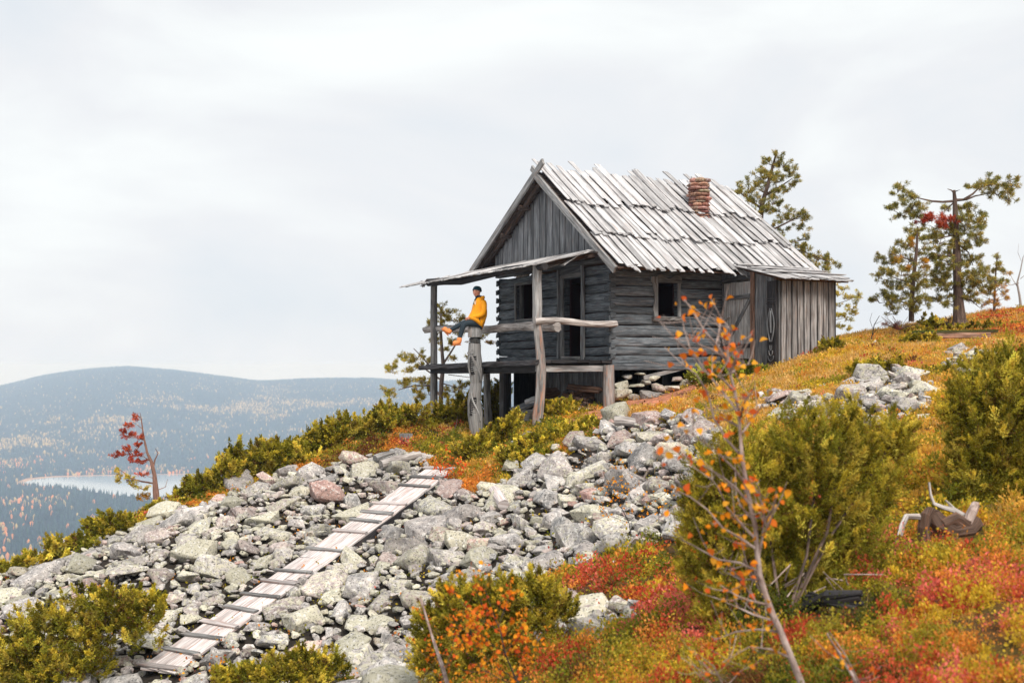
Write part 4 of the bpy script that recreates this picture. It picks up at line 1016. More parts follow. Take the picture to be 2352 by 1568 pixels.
# ------------------------------------------------------------------ ground cover
CLEAR = [(at(2130, 775, 28).x, 28, .9), (at(2200, 775, 28).x, 27.8, 1.0), (at(2270, 775, 28).x, 27.6, .9), (at(2172, 1230, 10.4).x, 10.3, .42), (at(1905, 1390, 8.6).x, 8.5, .34)]
def cover():
    n = 500000
    r = np.exp(rg.uniform(math.log(5.2), math.log(46), n)); a = np.radians(rg.uniform(-27, 40, n)); x, y = r * np.sin(a), r * np.cos(a)
    px, py, rk, pa = masks(x, y); z = ground(x, y)
    lx = (x - CO.x) * SV.x + (y - CO.y) * SV.y; ly = (x - CO.x) * FV.x + (y - CO.y) * FV.y
    inside = (lx > -.1) & (lx < HL) & (ly > -.05) & (ly < HW)
    inside |= (lx > 3.1) & (lx < 4.9) & (ly > -2.05) & (ly < 0)
    near = (r < 15) & (rg.random(n) < .55 * sstep(.40, .55, fbm(x * 2.2, y * 2.2, 71)))
    clear = np.zeros(n, bool)
    for cx_, cy_, cr_ in CLEAR: clear |= (x - cx_) ** 2 + (y - cy_) ** 2 < cr_ ** 2
    gap = fbm(x * 3.6, y * 3.6, 83, 3); near |= (r < 17) & (gap < .43) & (rg.random(n) < .88)
    keep = ~near & ~(clear & (rg.random(n) < .8)) & (~rk | (rg.random(n) < .03)) & (~pa | (rg.random(n) < .03)) & ~inside & (px > -120) & (px < 3300) & (py < 1800)
    x, y, z, px, py, r = x[keep], y[keep], z[keep], px[keep], py[keep], r[keep]; n = len(x)
    Wt = palette(x, y, px, py); cum = Wt.cumsum(1); ci = (cum < rg.random((n, 1))).sum(1).clip(0, len(PALK) - 1)
    col = PALA[ci] * rg.uniform(.7, 1.25, (n, 1))
    hgt = .02 + .30 * sstep(.38, .75, fbm(x * 3.2, y * 3.2, 60)) * rg.uniform(.5, 1, n) * np.interp(r, [5, 9, 14, 20], [.7, 1.0, .9, .38])
    gi = PALK.index('straw'); keep2 = ~(((ci == gi) | (ci == PALK.index('gold'))) & (rg.random(n) < .6)); full = (x, y, z, r)
    full_W = Wt; x, y, z, r, col, hgt = x[keep2], y[keep2], z[keep2], r[keep2], col[keep2], hgt[keep2]; n = len(x)
    lv = LV(); k = 5
    for i in range(k):
        sp = np.clip(r * .0045, .022, .12)
        c = np.stack([x, y, z], 1) + rg.normal(size=(n, 3)) * sp[:, None] * .6; c[:, 2] = z + hgt * (i + rg.random(n)) / k
        d = norm(rg.normal(size=(n, 3)) + np.array([0, -.2, .7])); ln = np.clip(r * .0026, .018, .050) * rg.uniform(.7, 1.3, n)
        lv.add(c, d, ln, ln * .34, np.clip(col * rg.uniform(.75, 1.25, (n, 1)) + rg.normal(0, .01, (n, 3)), .004, 1))
    # low shrublets, each one colour, in the nearer slope
    m_ = 25000; r2 = np.exp(rg.uniform(math.log(5.0), math.log(30), m_)); a2 = np.radians(rg.uniform(-24, 38, m_)); sx_, sy_ = r2 * np.sin(a2), r2 * np.cos(a2)
    qx, qy, rk2, pa2 = masks(sx_, sy_); k2 = ~rk2 & ~pa2 & (qx > -60) & (qx < 3200) & (qy < 1780) & (fbm(sx_ * 2.2, sy_ * 2.2, 71) > .36) & ((fbm(sx_ * 3.6, sy_ * 3.6, 83, 3) > .44) | (r2 > 17))
    for cx_, cy_, cr_ in CLEAR: k2 &= (sx_ - cx_) ** 2 + (sy_ - cy_) ** 2 > cr_ ** 2
    l2 = (sx_ - CO.x) * SV.x + (sy_ - CO.y) * SV.y; l3 = (sx_ - CO.x) * FV.x + (sy_ - CO.y) * FV.y; k2 &= ~((l2 > -1.9) & (l2 < HL) & (l3 > -2.1) & (l3 < HW))
    sx_, sy_, qx, qy, r2 = sx_[k2], sy_[k2], qx[k2], qy[k2], r2[k2]; m_ = len(sx_); sz = ground(sx_, sy_)
    W2 = palette(sx_, sy_, qx, qy, patch=1.3); c2 = (W2.cumsum(1) < rg.random((m_, 1))).sum(1).clip(0, len(PALK) - 1)
    scol = PALA[c2] * rg.uniform(.75, 1.2, (m_, 1)); R_ = rg.uniform(.04, .11, m_) * np.clip(r2 / 9, .8, 1.4); H_ = R_ * rg.uniform(1.0, 2.6, m_) * np.interp(r2, [14, 20], [1, .6])
    NL = 36
    for i in range(NL):
        q = rdir(m_); q[:, 2] = np.abs(q[:, 2]); rad = rg.uniform(.6, 1.05, (m_, 1))
        c = np.stack([sx_, sy_, sz], 1) + q * rad * np.stack([R_, R_, H_], 1)
        d = norm(q + np.array([0, 0, .5]) + rdir(m_) * .7); ln = np.clip(r2 * .0033, .022, .048) * rg.uniform(.6, 1.35, m_)
        lv.add(c, d, ln, ln * .32, np.clip(scol * rg.uniform(.75, 1.2, (m_, 1)) + rg.normal(0, .008, (m_, 3)), .004, 1))
    o = lv.build('heath', 'leaf'); tag(o, 'blueberry and crowberry heath in autumn red, orange and green', 'heath', kind='stuff')
    # dry grass
    x, y, z, r = full; n = len(x); Wt = full_W
    st = Wt[:, PALK.index('straw')] + Wt[:, PALK.index('gold')] * .7
    q = np.where(rg.random(n) < .03 + 1.3 * st)[0]; q = np.repeat(q, 3); m_ = len(q)
    c = np.stack([x[q], y[q], z[q]], 1) + rg.normal(size=(m_, 3)) * .05; c[:, 2] = z[q] - .01
    d = norm(rg.normal(size=(m_, 3)) * .38 + np.array([-.15, -.1, 1])); rr = r[q]
    ln = rg.uniform(.08, .20, m_); pal2 = np.array([(.75, .44, .10), (.72, .33, .04), (.60, .42, .10), (.8, .55, .25)])
    lv = LV(); lv.add(c, d, ln, np.clip(rr * .00020, .0016, .0055), pal2[rg.integers(0, 4, m_)] * rg.uniform(.7, 1.15, (m_, 1)))
    o = lv.build('dry_grass', 'leaf'); tag(o, 'tufts of dry golden grass over the hillside', 'grass', kind='stuff')
cover()

# ------------------------------------------------------------------ shrubs and trees
JG = np.array([(.62, .48, .06), (.50, .40, .045), (.28, .25, .03), (.80, .60, .10)])
def juniper(label, base, d, lobes, sprays, nl=.05, nw=.01, sl=.16, stems=True, group='juniper bushes', cols=JG, k=12, name='juniper', up=.75, stem_r=.013):
    """lobes: photo x, y, half width, half height [, depth offset] at distance d; foliage in plumes round branch tips"""
    bp = hit(*base) if not isinstance(base, Vector) else base
    root = empty(name, bp, label, 'juniper', group)
    lv = LV(); tot = sum(l[2] * l[3] for l in lobes); tips = []
    for l in lobes:
        dd = d + (l[4] if len(l) > 4 else 0); c = np.array(at(l[0], l[1], dd)); rx = l[2] * dd / F * 1.06; rz_ = l[3] * dd / F * 1.08; ry = max(rx, rz_) * .75
        ns_ = max(24, int(sprays * 1.7 * l[2] * l[3] / tot)); nc = max(6, ns_ // 20)
        q = rdir(nc); q[:, 2] = np.where(q[:, 2] < -.6, -q[:, 2] * .6, q[:, 2]); q[:, 1] = np.where(rg.random(nc) < .4, -np.abs(q[:, 1]), q[:, 1])
        s_ = rg.random((nc, 1)) ** .38 * rg.uniform(.85, 1.22, (nc, 1)); cp = c + q * s_ * np.array([rx, ry, rz_])
        cax = norm(q * np.array([.75, .75, .5]) + np.array([0, 0, up]) + rg.normal(size=(nc, 3)) * .3); ctone = rg.uniform(.38, 1.3, (nc, 1)); ccol = cols[rg.integers(0, len(cols), nc)] * ctone
        clen = sl * rg.uniform(1.0, 2.3, (nc, 1))
        tips += [tuple(x) for x in cp[:6]]
        w_ = rg.integers(0, nc, ns_); t = rg.random((ns_, 1)) ** .8
        pos = cp[w_] + cax[w_] * clen[w_] * (t - .6) + rdir(ns_) * (sl * .62 * (1.08 - t)) * rg.random((ns_, 1)) ** .5
        gzv = ground(pos[:, 0], pos[:, 1]); pos[:, 2] = np.maximum(pos[:, 2], gzv + .01)
        ax = norm(cax[w_] * 1.0 + norm(pos - cp[w_]) * .55 + rg.normal(size=(ns_, 3)) * .28); L_ = sl * rg.uniform(.45, 1.0, (ns_, 1)) * (1.1 - .45 * t)
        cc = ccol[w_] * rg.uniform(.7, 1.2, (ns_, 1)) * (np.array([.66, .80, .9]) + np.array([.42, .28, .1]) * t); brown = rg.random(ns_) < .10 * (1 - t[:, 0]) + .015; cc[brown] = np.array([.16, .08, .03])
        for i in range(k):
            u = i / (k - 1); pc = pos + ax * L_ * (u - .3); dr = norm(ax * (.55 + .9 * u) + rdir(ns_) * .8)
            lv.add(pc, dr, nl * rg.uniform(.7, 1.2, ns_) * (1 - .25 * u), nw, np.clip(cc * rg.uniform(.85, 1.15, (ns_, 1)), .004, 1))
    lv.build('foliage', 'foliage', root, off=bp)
    if stems:
        for l in lobes:
            dd = d + (l[4] if len(l) > 4 else 0); c = at(l[0], l[1], dd) - bp; mb = MB()
            e = c + Vector((U(-1, 1) * l[2] * dd / F * .4, U(-.1, .2), U(-.2, .5) * l[3] * dd / F)); mid = c * .5 + Vector((U(-.12, .12), U(.0, .2), -.05))
            mb.log([(U(-.05, .05), U(.0, .1), -.08), mid, c.lerp(e, .5) + Vector((U(-.05, .05), 0, 0)), e], stem_r, 6, .003, .8, r2=.005, up=(1, 0, .1)); mb.build('stem', 'bark', root)
    return root

# foreground
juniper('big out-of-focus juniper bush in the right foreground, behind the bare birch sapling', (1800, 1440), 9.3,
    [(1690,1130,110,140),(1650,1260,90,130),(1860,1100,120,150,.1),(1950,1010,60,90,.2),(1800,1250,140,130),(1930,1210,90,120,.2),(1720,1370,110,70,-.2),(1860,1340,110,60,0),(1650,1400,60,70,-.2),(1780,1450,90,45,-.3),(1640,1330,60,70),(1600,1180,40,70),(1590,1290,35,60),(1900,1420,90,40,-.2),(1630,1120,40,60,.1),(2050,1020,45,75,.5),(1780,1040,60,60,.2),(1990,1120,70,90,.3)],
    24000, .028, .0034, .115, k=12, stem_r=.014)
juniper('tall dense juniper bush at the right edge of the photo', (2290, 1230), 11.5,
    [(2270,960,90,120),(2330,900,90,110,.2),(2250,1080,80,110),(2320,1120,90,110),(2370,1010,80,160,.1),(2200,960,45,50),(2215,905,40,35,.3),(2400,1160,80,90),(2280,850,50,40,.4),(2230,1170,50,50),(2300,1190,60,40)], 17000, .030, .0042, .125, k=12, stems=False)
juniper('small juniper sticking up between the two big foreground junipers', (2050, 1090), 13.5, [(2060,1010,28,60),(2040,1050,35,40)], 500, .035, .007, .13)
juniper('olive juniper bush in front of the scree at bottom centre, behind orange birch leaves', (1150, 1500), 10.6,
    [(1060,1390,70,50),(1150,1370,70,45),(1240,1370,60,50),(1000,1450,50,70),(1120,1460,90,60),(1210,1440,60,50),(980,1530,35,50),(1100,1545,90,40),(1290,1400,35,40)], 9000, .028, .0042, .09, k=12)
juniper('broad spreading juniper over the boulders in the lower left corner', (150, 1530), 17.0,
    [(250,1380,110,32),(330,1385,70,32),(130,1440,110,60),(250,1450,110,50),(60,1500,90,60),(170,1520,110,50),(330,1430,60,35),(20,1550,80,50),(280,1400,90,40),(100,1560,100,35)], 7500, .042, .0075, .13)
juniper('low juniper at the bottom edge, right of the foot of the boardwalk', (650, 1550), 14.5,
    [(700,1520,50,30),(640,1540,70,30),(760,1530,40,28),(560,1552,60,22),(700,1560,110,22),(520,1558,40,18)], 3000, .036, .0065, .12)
# ridge of prostrate junipers along the skyline
RID = [((480,1120),25.5,[(470,1115,45,20),(520,1085,40,28),(430,1140,40,14)],'leftmost'),((570,1080),26,[(560,1070,40,36),(600,1060,30,40),(545,1040,16,24)],'second'),((650,1060),26.3,[(640,1045,45,32),(610,1030,18,18),(680,1050,40,24)],'third'),
 ((740,1030),27,[(740,1010,45,36),(780,985,30,30),(700,1030,35,22)],'fourth'),((830,1010),27.5,[(820,985,50,34),(870,965,40,34),(790,1005,35,26)],'fifth'),((930,985),28,[(910,965,45,30),(950,960,35,30),(880,995,40,20)],'sixth')]
for i, (b, d, lb, nm_) in enumerate(RID):
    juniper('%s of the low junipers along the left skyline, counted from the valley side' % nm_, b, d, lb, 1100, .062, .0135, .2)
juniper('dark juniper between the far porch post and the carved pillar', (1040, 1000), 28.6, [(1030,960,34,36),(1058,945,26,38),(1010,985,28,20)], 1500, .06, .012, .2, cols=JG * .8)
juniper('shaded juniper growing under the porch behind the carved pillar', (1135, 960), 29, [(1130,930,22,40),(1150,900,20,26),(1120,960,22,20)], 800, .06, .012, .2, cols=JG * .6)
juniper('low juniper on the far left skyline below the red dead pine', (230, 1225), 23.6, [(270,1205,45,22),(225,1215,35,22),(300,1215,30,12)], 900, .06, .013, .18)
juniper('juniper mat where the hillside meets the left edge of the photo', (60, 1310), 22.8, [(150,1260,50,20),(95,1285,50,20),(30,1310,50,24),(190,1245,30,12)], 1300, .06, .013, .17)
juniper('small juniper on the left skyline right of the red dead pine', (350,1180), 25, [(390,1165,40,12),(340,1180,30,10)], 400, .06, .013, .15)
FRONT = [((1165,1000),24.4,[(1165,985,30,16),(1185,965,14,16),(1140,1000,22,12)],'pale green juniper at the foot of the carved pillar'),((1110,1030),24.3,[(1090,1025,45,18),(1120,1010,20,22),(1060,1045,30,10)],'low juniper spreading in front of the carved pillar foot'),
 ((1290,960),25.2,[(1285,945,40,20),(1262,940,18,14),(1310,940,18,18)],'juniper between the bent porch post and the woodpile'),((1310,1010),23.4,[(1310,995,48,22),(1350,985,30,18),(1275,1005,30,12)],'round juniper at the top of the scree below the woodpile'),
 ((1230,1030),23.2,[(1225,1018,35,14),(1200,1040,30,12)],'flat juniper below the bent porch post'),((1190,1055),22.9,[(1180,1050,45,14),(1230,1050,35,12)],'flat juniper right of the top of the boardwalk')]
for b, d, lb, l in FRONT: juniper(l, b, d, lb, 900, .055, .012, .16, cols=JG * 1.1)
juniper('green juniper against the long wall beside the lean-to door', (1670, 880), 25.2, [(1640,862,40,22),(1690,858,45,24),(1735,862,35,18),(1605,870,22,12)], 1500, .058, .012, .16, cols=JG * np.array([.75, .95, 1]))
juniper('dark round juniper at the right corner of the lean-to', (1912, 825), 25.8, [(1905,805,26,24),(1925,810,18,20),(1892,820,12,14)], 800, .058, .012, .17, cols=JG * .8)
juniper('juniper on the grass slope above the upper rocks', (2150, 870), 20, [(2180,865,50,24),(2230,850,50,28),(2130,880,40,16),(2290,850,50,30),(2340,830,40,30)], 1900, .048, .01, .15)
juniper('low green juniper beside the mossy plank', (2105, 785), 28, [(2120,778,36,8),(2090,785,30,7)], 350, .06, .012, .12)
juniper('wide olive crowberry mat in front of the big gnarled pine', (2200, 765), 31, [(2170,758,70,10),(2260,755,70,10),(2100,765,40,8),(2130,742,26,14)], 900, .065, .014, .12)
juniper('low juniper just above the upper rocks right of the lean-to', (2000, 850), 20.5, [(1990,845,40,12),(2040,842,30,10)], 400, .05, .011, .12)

PN = np.array([(.27, .25, .06), (.35, .30, .07), (.19, .19, .05), (.44, .32, .08)])
def tree(label, base, d, trunk, branches, blobs, cols=PN, mat='bark', tn=.10, tw=.0058, name='pine_tree', cat='pine', dens=1.0, group=None, dy=.8, k=22, crown='crown', grow=1.0):
    """trunk / branches: photo polylines with end radii (m); blobs: photo x, y, half w, half h of needle masses"""
    bp = at(base[0], base[1], d); root = empty(name, bp, label, cat, group)
    mb = MB(); pts = [at(x, y, d) - bp for x, y, *_ in trunk]
    n = len(pts); r0, r1 = trunk[0][2], trunk[-1][2]
    mb.sweep(pts, [(math.cos(a_ * math.pi / 5), math.sin(a_ * math.pi / 5)) for a_ in range(10)], (1, 0, 0), 1.0, scales=[p_[2] * .6 * U(.93, 1.07) if len(p_) > 2 else r0 * .6 for p_ in trunk], jit=.006); mb.build('trunk', mat, root)
    mb = MB(); ends = []
    for b in branches:
        dz_ = U(-.5, .5) * dy; m_ = len(b['p']); rr = b.get('r', .04) * .72; keep_ = mb; mb = MB() if len(branches) < 15 else mb
        q = [at(x, y, d + dz_ * i / max(1, m_ - 1)) - bp for i, (x, y) in enumerate(b['p'])]
        mb.log(q, rr, 6, .003, 1.0, r2=rr * .3, up=(.2, 1, .1)); ends.append(q[-1])
        if mb is not keep_: mb.build('branch', mat, root); mb = keep_
    lv = LV()
    for (bx, by, hw, hh, *rest) in blobs:
        dd = d + (rest[0] if rest else U(-.6, .6) * dy); c = np.array(at(bx, by, dd)); rx, rz_ = hw * dd / F * grow, hh * dd / F * grow; ry = max(rx, rz_) * .8
        cc3 = cols if len(rest) < 2 else rest[1]
        nt_ = max(8, int(dens * 330 * (rx * rz_) / (.55 * .55) + 6)); q = rdir(nt_) * (rg.random((nt_, 1)) ** .5); nsub = max(4, nt_ // 5); sc3 = rdir(nsub) * (rg.random((nsub, 1)) ** .45) * rg.uniform(.8, 1.35, (nsub, 1)) * np.array([rx, ry, rz_]); wi = rg.integers(0, nsub, nt_); q = norm(sc3[wi] + 1e-6)
        p_ = c + sc3[wi] + rdir(nt_) * rg.random((nt_, 1)) * .075 * np.array([1.2, 1.2, .8])
        cl = max(3, nt_ // 12)                           # twigs feeding the tufts
        src = Vector(c) - bp
        for i in range(cl):
            e = Vector(c + sc3[i % nsub]) - bp; mb.log([src + Vector((0, 0, -rz_ * .6)), src.lerp(e, .5) + Vector((0, 0, U(-.06, .02))), e], .011, 5, .002, 1.0, r2=.004, up=(.3, 1, .2))
        ax = norm(q * np.array([.8, .8, .4]) + np.array([0, 0, .55]) + rg.normal(size=(nt_, 3)) * .3)
        cl_ = cc3[rg.integers(0, len(cc3), nt_)] * rg.uniform(.6, 1.35, (nt_, 1))
        for i in range(k):
            t = rg.random((nt_, 1)); dr = norm(ax * (.35 + .6 * t) + rdir(nt_) * .8)
            lv.add(p_ + ax * (t - .5) * .10, dr, tn * rg.uniform(.6, 1.15, nt_), tw, np.clip(cl_ * rg.uniform(.8, 1.25, (nt_, 1)), .003, 1))
    if mb.v: mb.build('twigs', mat, root)
    if blobs: lv.build(crown, 'foliage', root, off=bp)
    return root
REDN = np.array([(.48, .08, .04), (.36, .06, .035), (.55, .12, .05)]); ORG = np.array([(.50, .24, .03), (.6, .3, .04), (.36, .24, .04)]); YG = np.array([(.56, .45, .08), (.42, .37, .06), (.62, .46, .11)])

# pine behind the cabin roof
tree('tall green pine rising behind the roof of the cabin', (1752, 700), 33, [(1752,700,.17),(1748,600,.16),(1745,520,.14),(1750,470,.11),(1765,420,.08),(1785,345,.03)],
 [dict(p=[(1747,540),(1790,520),(1830,500),(1850,495)],r=.05),dict(p=[(1748,560),(1790,570),(1840,575),(1900,600)],r=.05),dict(p=[(1750,480),(1710,450),(1690,435)],r=.05),dict(p=[(1755,450),(1790,430),(1820,410)],r=.05),dict(p=[(1745,590),(1800,560),(1850,550)],r=.04)],
 [(1786,355,12,12),(1770,372,22,12),(1800,375,22,14),(1775,395,34,14),(1815,392,24,14),(1750,405,26,14),(1790,412,38,12),(1822,415,16,14),(1720,425,26,16),(1695,435,20,14),(1752,432,28,16),(1790,435,30,12),(1715,445,22,12),(1735,465,26,14),(1775,462,32,14),(1760,482,20,12),(1790,480,22,12),
  (1795,500,22,12),(1830,495,26,14),(1852,490,12,10),(1775,515,18,10),(1840,512,16,10),(1800,530,22,10),(1845,525,12,6),(1795,550,28,12),(1850,545,14,8),(1825,560,20,10),(1850,570,22,12),(1880,590,24,14),(1905,598,18,16),(1860,600,26,14),(1890,615,26,12),(1835,590,20,12),(1920,610,10,8),(1790,580,26,12),(1765,545,20,12),(1740,500,18,10),(1730,485,14,10)],
 dens=.72, tn=.095)
# big gnarled pine
tree('big gnarled old pine with a thick trunk and spreading top branches', (2206, 748), 32, [(2206,752,.42),(2204,735,.30),(2202,700,.24),(2199,650,.20),(2198,590,.18),(2196,540,.15),(2194,490,.13),(2193,455,.10),(2191,437,.07)],
 [dict(p=[(2192,462),(2165,464),(2140,462),(2110,455),(2090,450)],r=.055),dict(p=[(2193,460),(2220,458),(2240,450),(2262,446)],r=.06),dict(p=[(2215,458),(2235,445),(2250,430),(2280,425)],r=.05),dict(p=[(2192,445),(2185,437),(2176,434)],r=.035),dict(p=[(2194,440),(2205,436)],r=.025),
  dict(p=[(2190,466),(2175,480),(2165,492)],r=.03),dict(p=[(2196,560),(2165,562),(2145,575)],r=.045),dict(p=[(2194,585),(2165,590),(2140,580),(2125,592)],r=.05),dict(p=[(2190,540),(2165,545),(2130,560)],r=.04),dict(p=[(2200,560),(2225,580),(2235,610)],r=.04),dict(p=[(2194,700),(2178,698),(2165,705)],r=.03),dict(p=[(2205,680),(2230,690),(2255,710)],r=.035)],
 [(2062,432,18,14,),(2078,450,22,10),(2050,470,14,10),(2070,485,22,12),(2095,470,24,12),(2100,450,14,7),(2110,490,18,14),(2090,500,12,6),
  (2240,425,16,9),(2270,420,24,12),(2300,418,24,10),(2322,422,14,12),(2290,440,26,12),(2315,452,16,12),(2265,440,18,8),(2250,432,12,8),
  (2230,480,18,12),(2245,495,18,14),(2255,515,14,10),(2225,510,18,12),(2240,540,18,14),(2225,560,16,10),(2250,560,12,10),(2235,590,16,10),(2250,620,16,10),(2235,640,16,12),
  (2140,500,24,10,0.,REDN),(2165,508,22,12,-.2,REDN),(2180,500,14,10,-.2,REDN),(2125,505,14,10,0.,REDN),(2150,520,24,8),(2180,530,26,14),(2140,535,20,12),(2160,552,26,10),(2195,515,16,12),(2205,540,14,14),
  (2130,590,18,8),(2150,610,24,10),(2170,630,26,14),(2200,620,22,14),(2220,640,28,14),(2185,655,34,14),(2225,665,28,12),(2160,660,24,12),(2260,650,24,14),(2200,680,24,10),(2175,690,18,6),(2235,685,18,8),(2190,700,16,6,-.4),(2150,640,26,12),(2180,480,12,8),(2210,475,14,8),(2210,500,16,12),(2215,530,20,12),(2210,570,20,12),(2180,575,22,12),(2215,600,22,12),(2180,600,22,12),(2240,625,26,12),(2140,590,24,10),(2275,665,20,10),(2150,680,26,10)],
 dens=.66, tn=.10, mat='bark', grow=1.3)
tree('bushy green pine leaning against the left side of the gnarled pine', (2093, 735), 31, [(2093,738,.13),(2094,690,.11),(2098,640,.09),(2105,580,.07),(2108,520,.03)],
 [dict(p=[(2094,700),(2060,690),(2030,680)],r=.03),dict(p=[(2098,650),(2060,640),(2025,625)],r=.03),dict(p=[(2102,600),(2070,590),(2040,580)],r=.03)],
 [(2105,525,12,10),(2092,540,18,12),(2118,545,18,12),(2085,560,24,10),(2110,570,22,12),(2070,580,24,12),(2030,590,16,10),(2050,600,24,10),(2085,600,28,12),(2040,620,22,10),(2025,635,18,8),(2070,625,30,12),(2105,625,26,12),(2050,650,30,12),(2090,655,30,14),(2120,650,20,12),(2030,675,26,12),(2020,690,18,8),(2065,680,30,12),(2100,685,26,12),(2045,700,28,10),(2080,705,28,8),(2125,690,18,10),
  (2095,555,10,8,-.3,ORG),(2060,595,8,6,-.6,ORG),(2090,615,7,6,-.6,ORG),(2130,612,7,5,-.6,ORG),(2110,600,10,6,-.6,ORG),(2040,715,18,6)], dens=.62, tn=.10, grow=1.22)
tree('small reddish green pine on the right skyline beyond the gnarled pine', (2283, 725), 35, [(2283,728,.07),(2285,660,.05),(2290,590,.02)], [dict(p=[(2284,690),(2255,680)],r=.02),dict(p=[(2285,670),(2310,655)],r=.02)],
 [(2290,590,8,10),(2300,605,18,8),(2280,620,20,10),(2310,620,16,8),(2265,640,20,10),(2290,645,26,10),(2300,665,22,10,0.,ORG),(2270,670,24,10,0.,ORG),(2285,690,28,10,0.,ORG),(2255,695,20,8,0.,ORG)], dens=.5, tn=.10)
tree('slim sparse pine standing right behind the lean-to', (1916, 772), 36, [(1916,775,.07),(1916,720,.06),(1918,640,.03)], [dict(p=[(1916,700),(1945,690),(1970,680)],r=.02),dict(p=[(1916,735),(1940,730),(1960,725)],r=.018)],
 [(1922,650,14,10),(1935,660,12,8),(1925,675,16,8),(1945,682,14,8),(1970,680,12,8),(1930,700,18,8),(1955,705,14,8),(1965,690,10,6),(1925,725,16,8),(1945,730,14,7),(1960,722,10,6),(1930,750,16,6),(1945,755,8,4)], cols=YG, dens=.5, tn=.09, tw=.007)
# pine behind the porch
tree('crooked yellow-green pine behind the porch and carved pillar', (1012, 935), 31.5, [(1012,935,.10),(1014,880,.10),(1018,840,.10),(1015,800,.08),(1012,760,.07),(1013,720,.03)],
 [dict(p=[(1018,835),(1035,810),(1050,785),(1060,765)],r=.05),dict(p=[(1012,850),(985,838),(970,820),(950,800)],r=.05),dict(p=[(1010,870),(980,850),(960,830)],r=.04),dict(p=[(1010,905),(985,885),(950,885),(915,895)],r=.05),dict(p=[(1015,880),(1050,890),(1080,895)],r=.025),dict(p=[(1050,920),(1055,890),(1062,870)],r=.02),dict(p=[(1030,860),(1090,868),(1120,872)],r=.018)],
 [(1012,705,10,8),(1022,718,14,10),(1000,718,8,10),(1035,715,12,8),(1018,735,18,8),(1045,735,14,8),(1060,728,8,12),(1030,755,20,9),(1050,752,14,8),(1075,742,8,6),(1005,762,12,8),(985,745,8,10),(1000,785,16,10),(1035,782,14,10),(1020,800,12,8),
  (1060,770,10,8),(1085,785,8,6,0.,ORG),(1115,772,14,6,0.,YG),(1125,785,10,5,0.,ORG),(1045,820,12,6),(1080,820,8,5),
  (925,820,16,8),(905,835,20,12),(940,828,16,12),(960,815,14,12),(935,850,18,8),(970,840,16,10),(985,830,10,8),(900,850,12,8),(950,870,26,10),(975,875,22,12),(930,885,24,10),(900,895,20,10),(895,905,14,6),(960,892,24,10),(985,900,16,10),(1045,895,26,10),(1070,885,18,8),(1030,905,20,8),(1060,905,12,6),(955,910,22,8),(1090,870,10,4)],
 cols=YG, dens=.62, tn=.088, tw=.0075, mat='pale_bark')
# red dead pine on the left ridge
tree('dead wind-bent pine with red needles above the lake', (362, 1166), 25.2, [(362,1168,.12),(358,1130,.105),(355,1090,.08),(348,1060,.05),(338,1040,.04),(330,1000,.03),(325,965,.015),(322,948,.006)],
 [dict(p=[(350,1080),(356,1055),(363,1040),(357,1030)],r=.03),dict(p=[(350,1062),(330,1048),(312,1045)],r=.02),dict(p=[(332,1010),(315,1005),(300,1005)],r=.012),dict(p=[(327,985),(315,975),(305,968)],r=.012),dict(p=[(356,1110),(325,1105),(300,1098),(285,1085),(275,1078)],r=.03),dict(p=[(362,1125),(380,1118),(385,1100)],r=.018),dict(p=[(352,1098),(335,1092)],r=.01)],
 [(312,962,12,5,0.,REDN),(298,975,12,6,0.,REDN),(290,988,12,6,0.,REDN),(305,998,12,5,0.,REDN),(295,1002,10,4,0.,REDN),(322,1005,10,6,0.,REDN),(315,1020,14,6,0.,REDN),(300,1030,14,6,0.,REDN),(285,1042,14,5,0.,REDN),(265,1045,8,4,0.,REDN),(310,1042,18,7,0.,REDN),(305,1055,18,7,0.,REDN),(325,1060,12,5,0.,REDN),(332,1088,14,3,0.,REDN),(272,1082,8,8,0.,YG),(290,1100,16,6,0.,YG),(275,1098,12,6,0.,YG),(305,1112,16,5,0.,YG),(325,1118,18,7,0.,YG),(340,1140,14,7,0.,ORG),(318,1140,8,5,0.,ORG)],
 cols=REDN, dens=.85, tn=.055, tw=.008, dy=.3, mat='red_bark')
tree('bare grey snag at the right edge of the skyline', (2346, 705), 37, [(2346,712,.08),(2342,680,.07),(2336,650,.05),(2344,620,.04),(2350,590,.02)], [dict(p=[(2338,660),(2325,640),(2318,625)],r=.025),dict(p=[(2344,640),(2356,630),(2362,615)],r=.02),dict(p=[(2340,650),(2320,655),(2300,640)],r=.02),dict(p=[(2346,600),(2338,580),(2340,560)],r=.012),dict(p=[(2350,590),(2360,570)],r=.01)],
 [(2320,630,8,5,0.,ORG),(2310,650,10,5,0.,ORG)], name='dead_tree', cat='dead tree', mat='snag_wood', dens=.3)
tree('thin leafless shrub with pale twisted stems left of the pines', (2000, 790), 29, [(2000,792,.025),(2003,770,.02),(2008,745,.015),(2020,725,.008)], [dict(p=[(2003,770),(2015,755),(2030,745)],r=.012),dict(p=[(2005,755),(1998,735),(2003,718)],r=.009),dict(p=[(2000,785),(1985,778)],r=.01),dict(p=[(2008,745),(2028,735),(2040,738)],r=.008)], [], name='bare_shrub', cat='shrub', mat='dark_wood')
tree('reddish brown twiggy thicket below the left small pine', (2065, 755), 30.5, [(2065,760,.02),(2060,740,.012),(2050,725,.006)], [dict(p=[(2065,757),(2065+U(-45,50),757-U(8,34))],r=.009) for _ in range(34)], [(2060,748,34,8,0.,np.array([(.25,.08,.05),(.18,.07,.05)]))], name='thicket', cat='thicket', dens=.25, mat='brown_wood', crown='leaves')
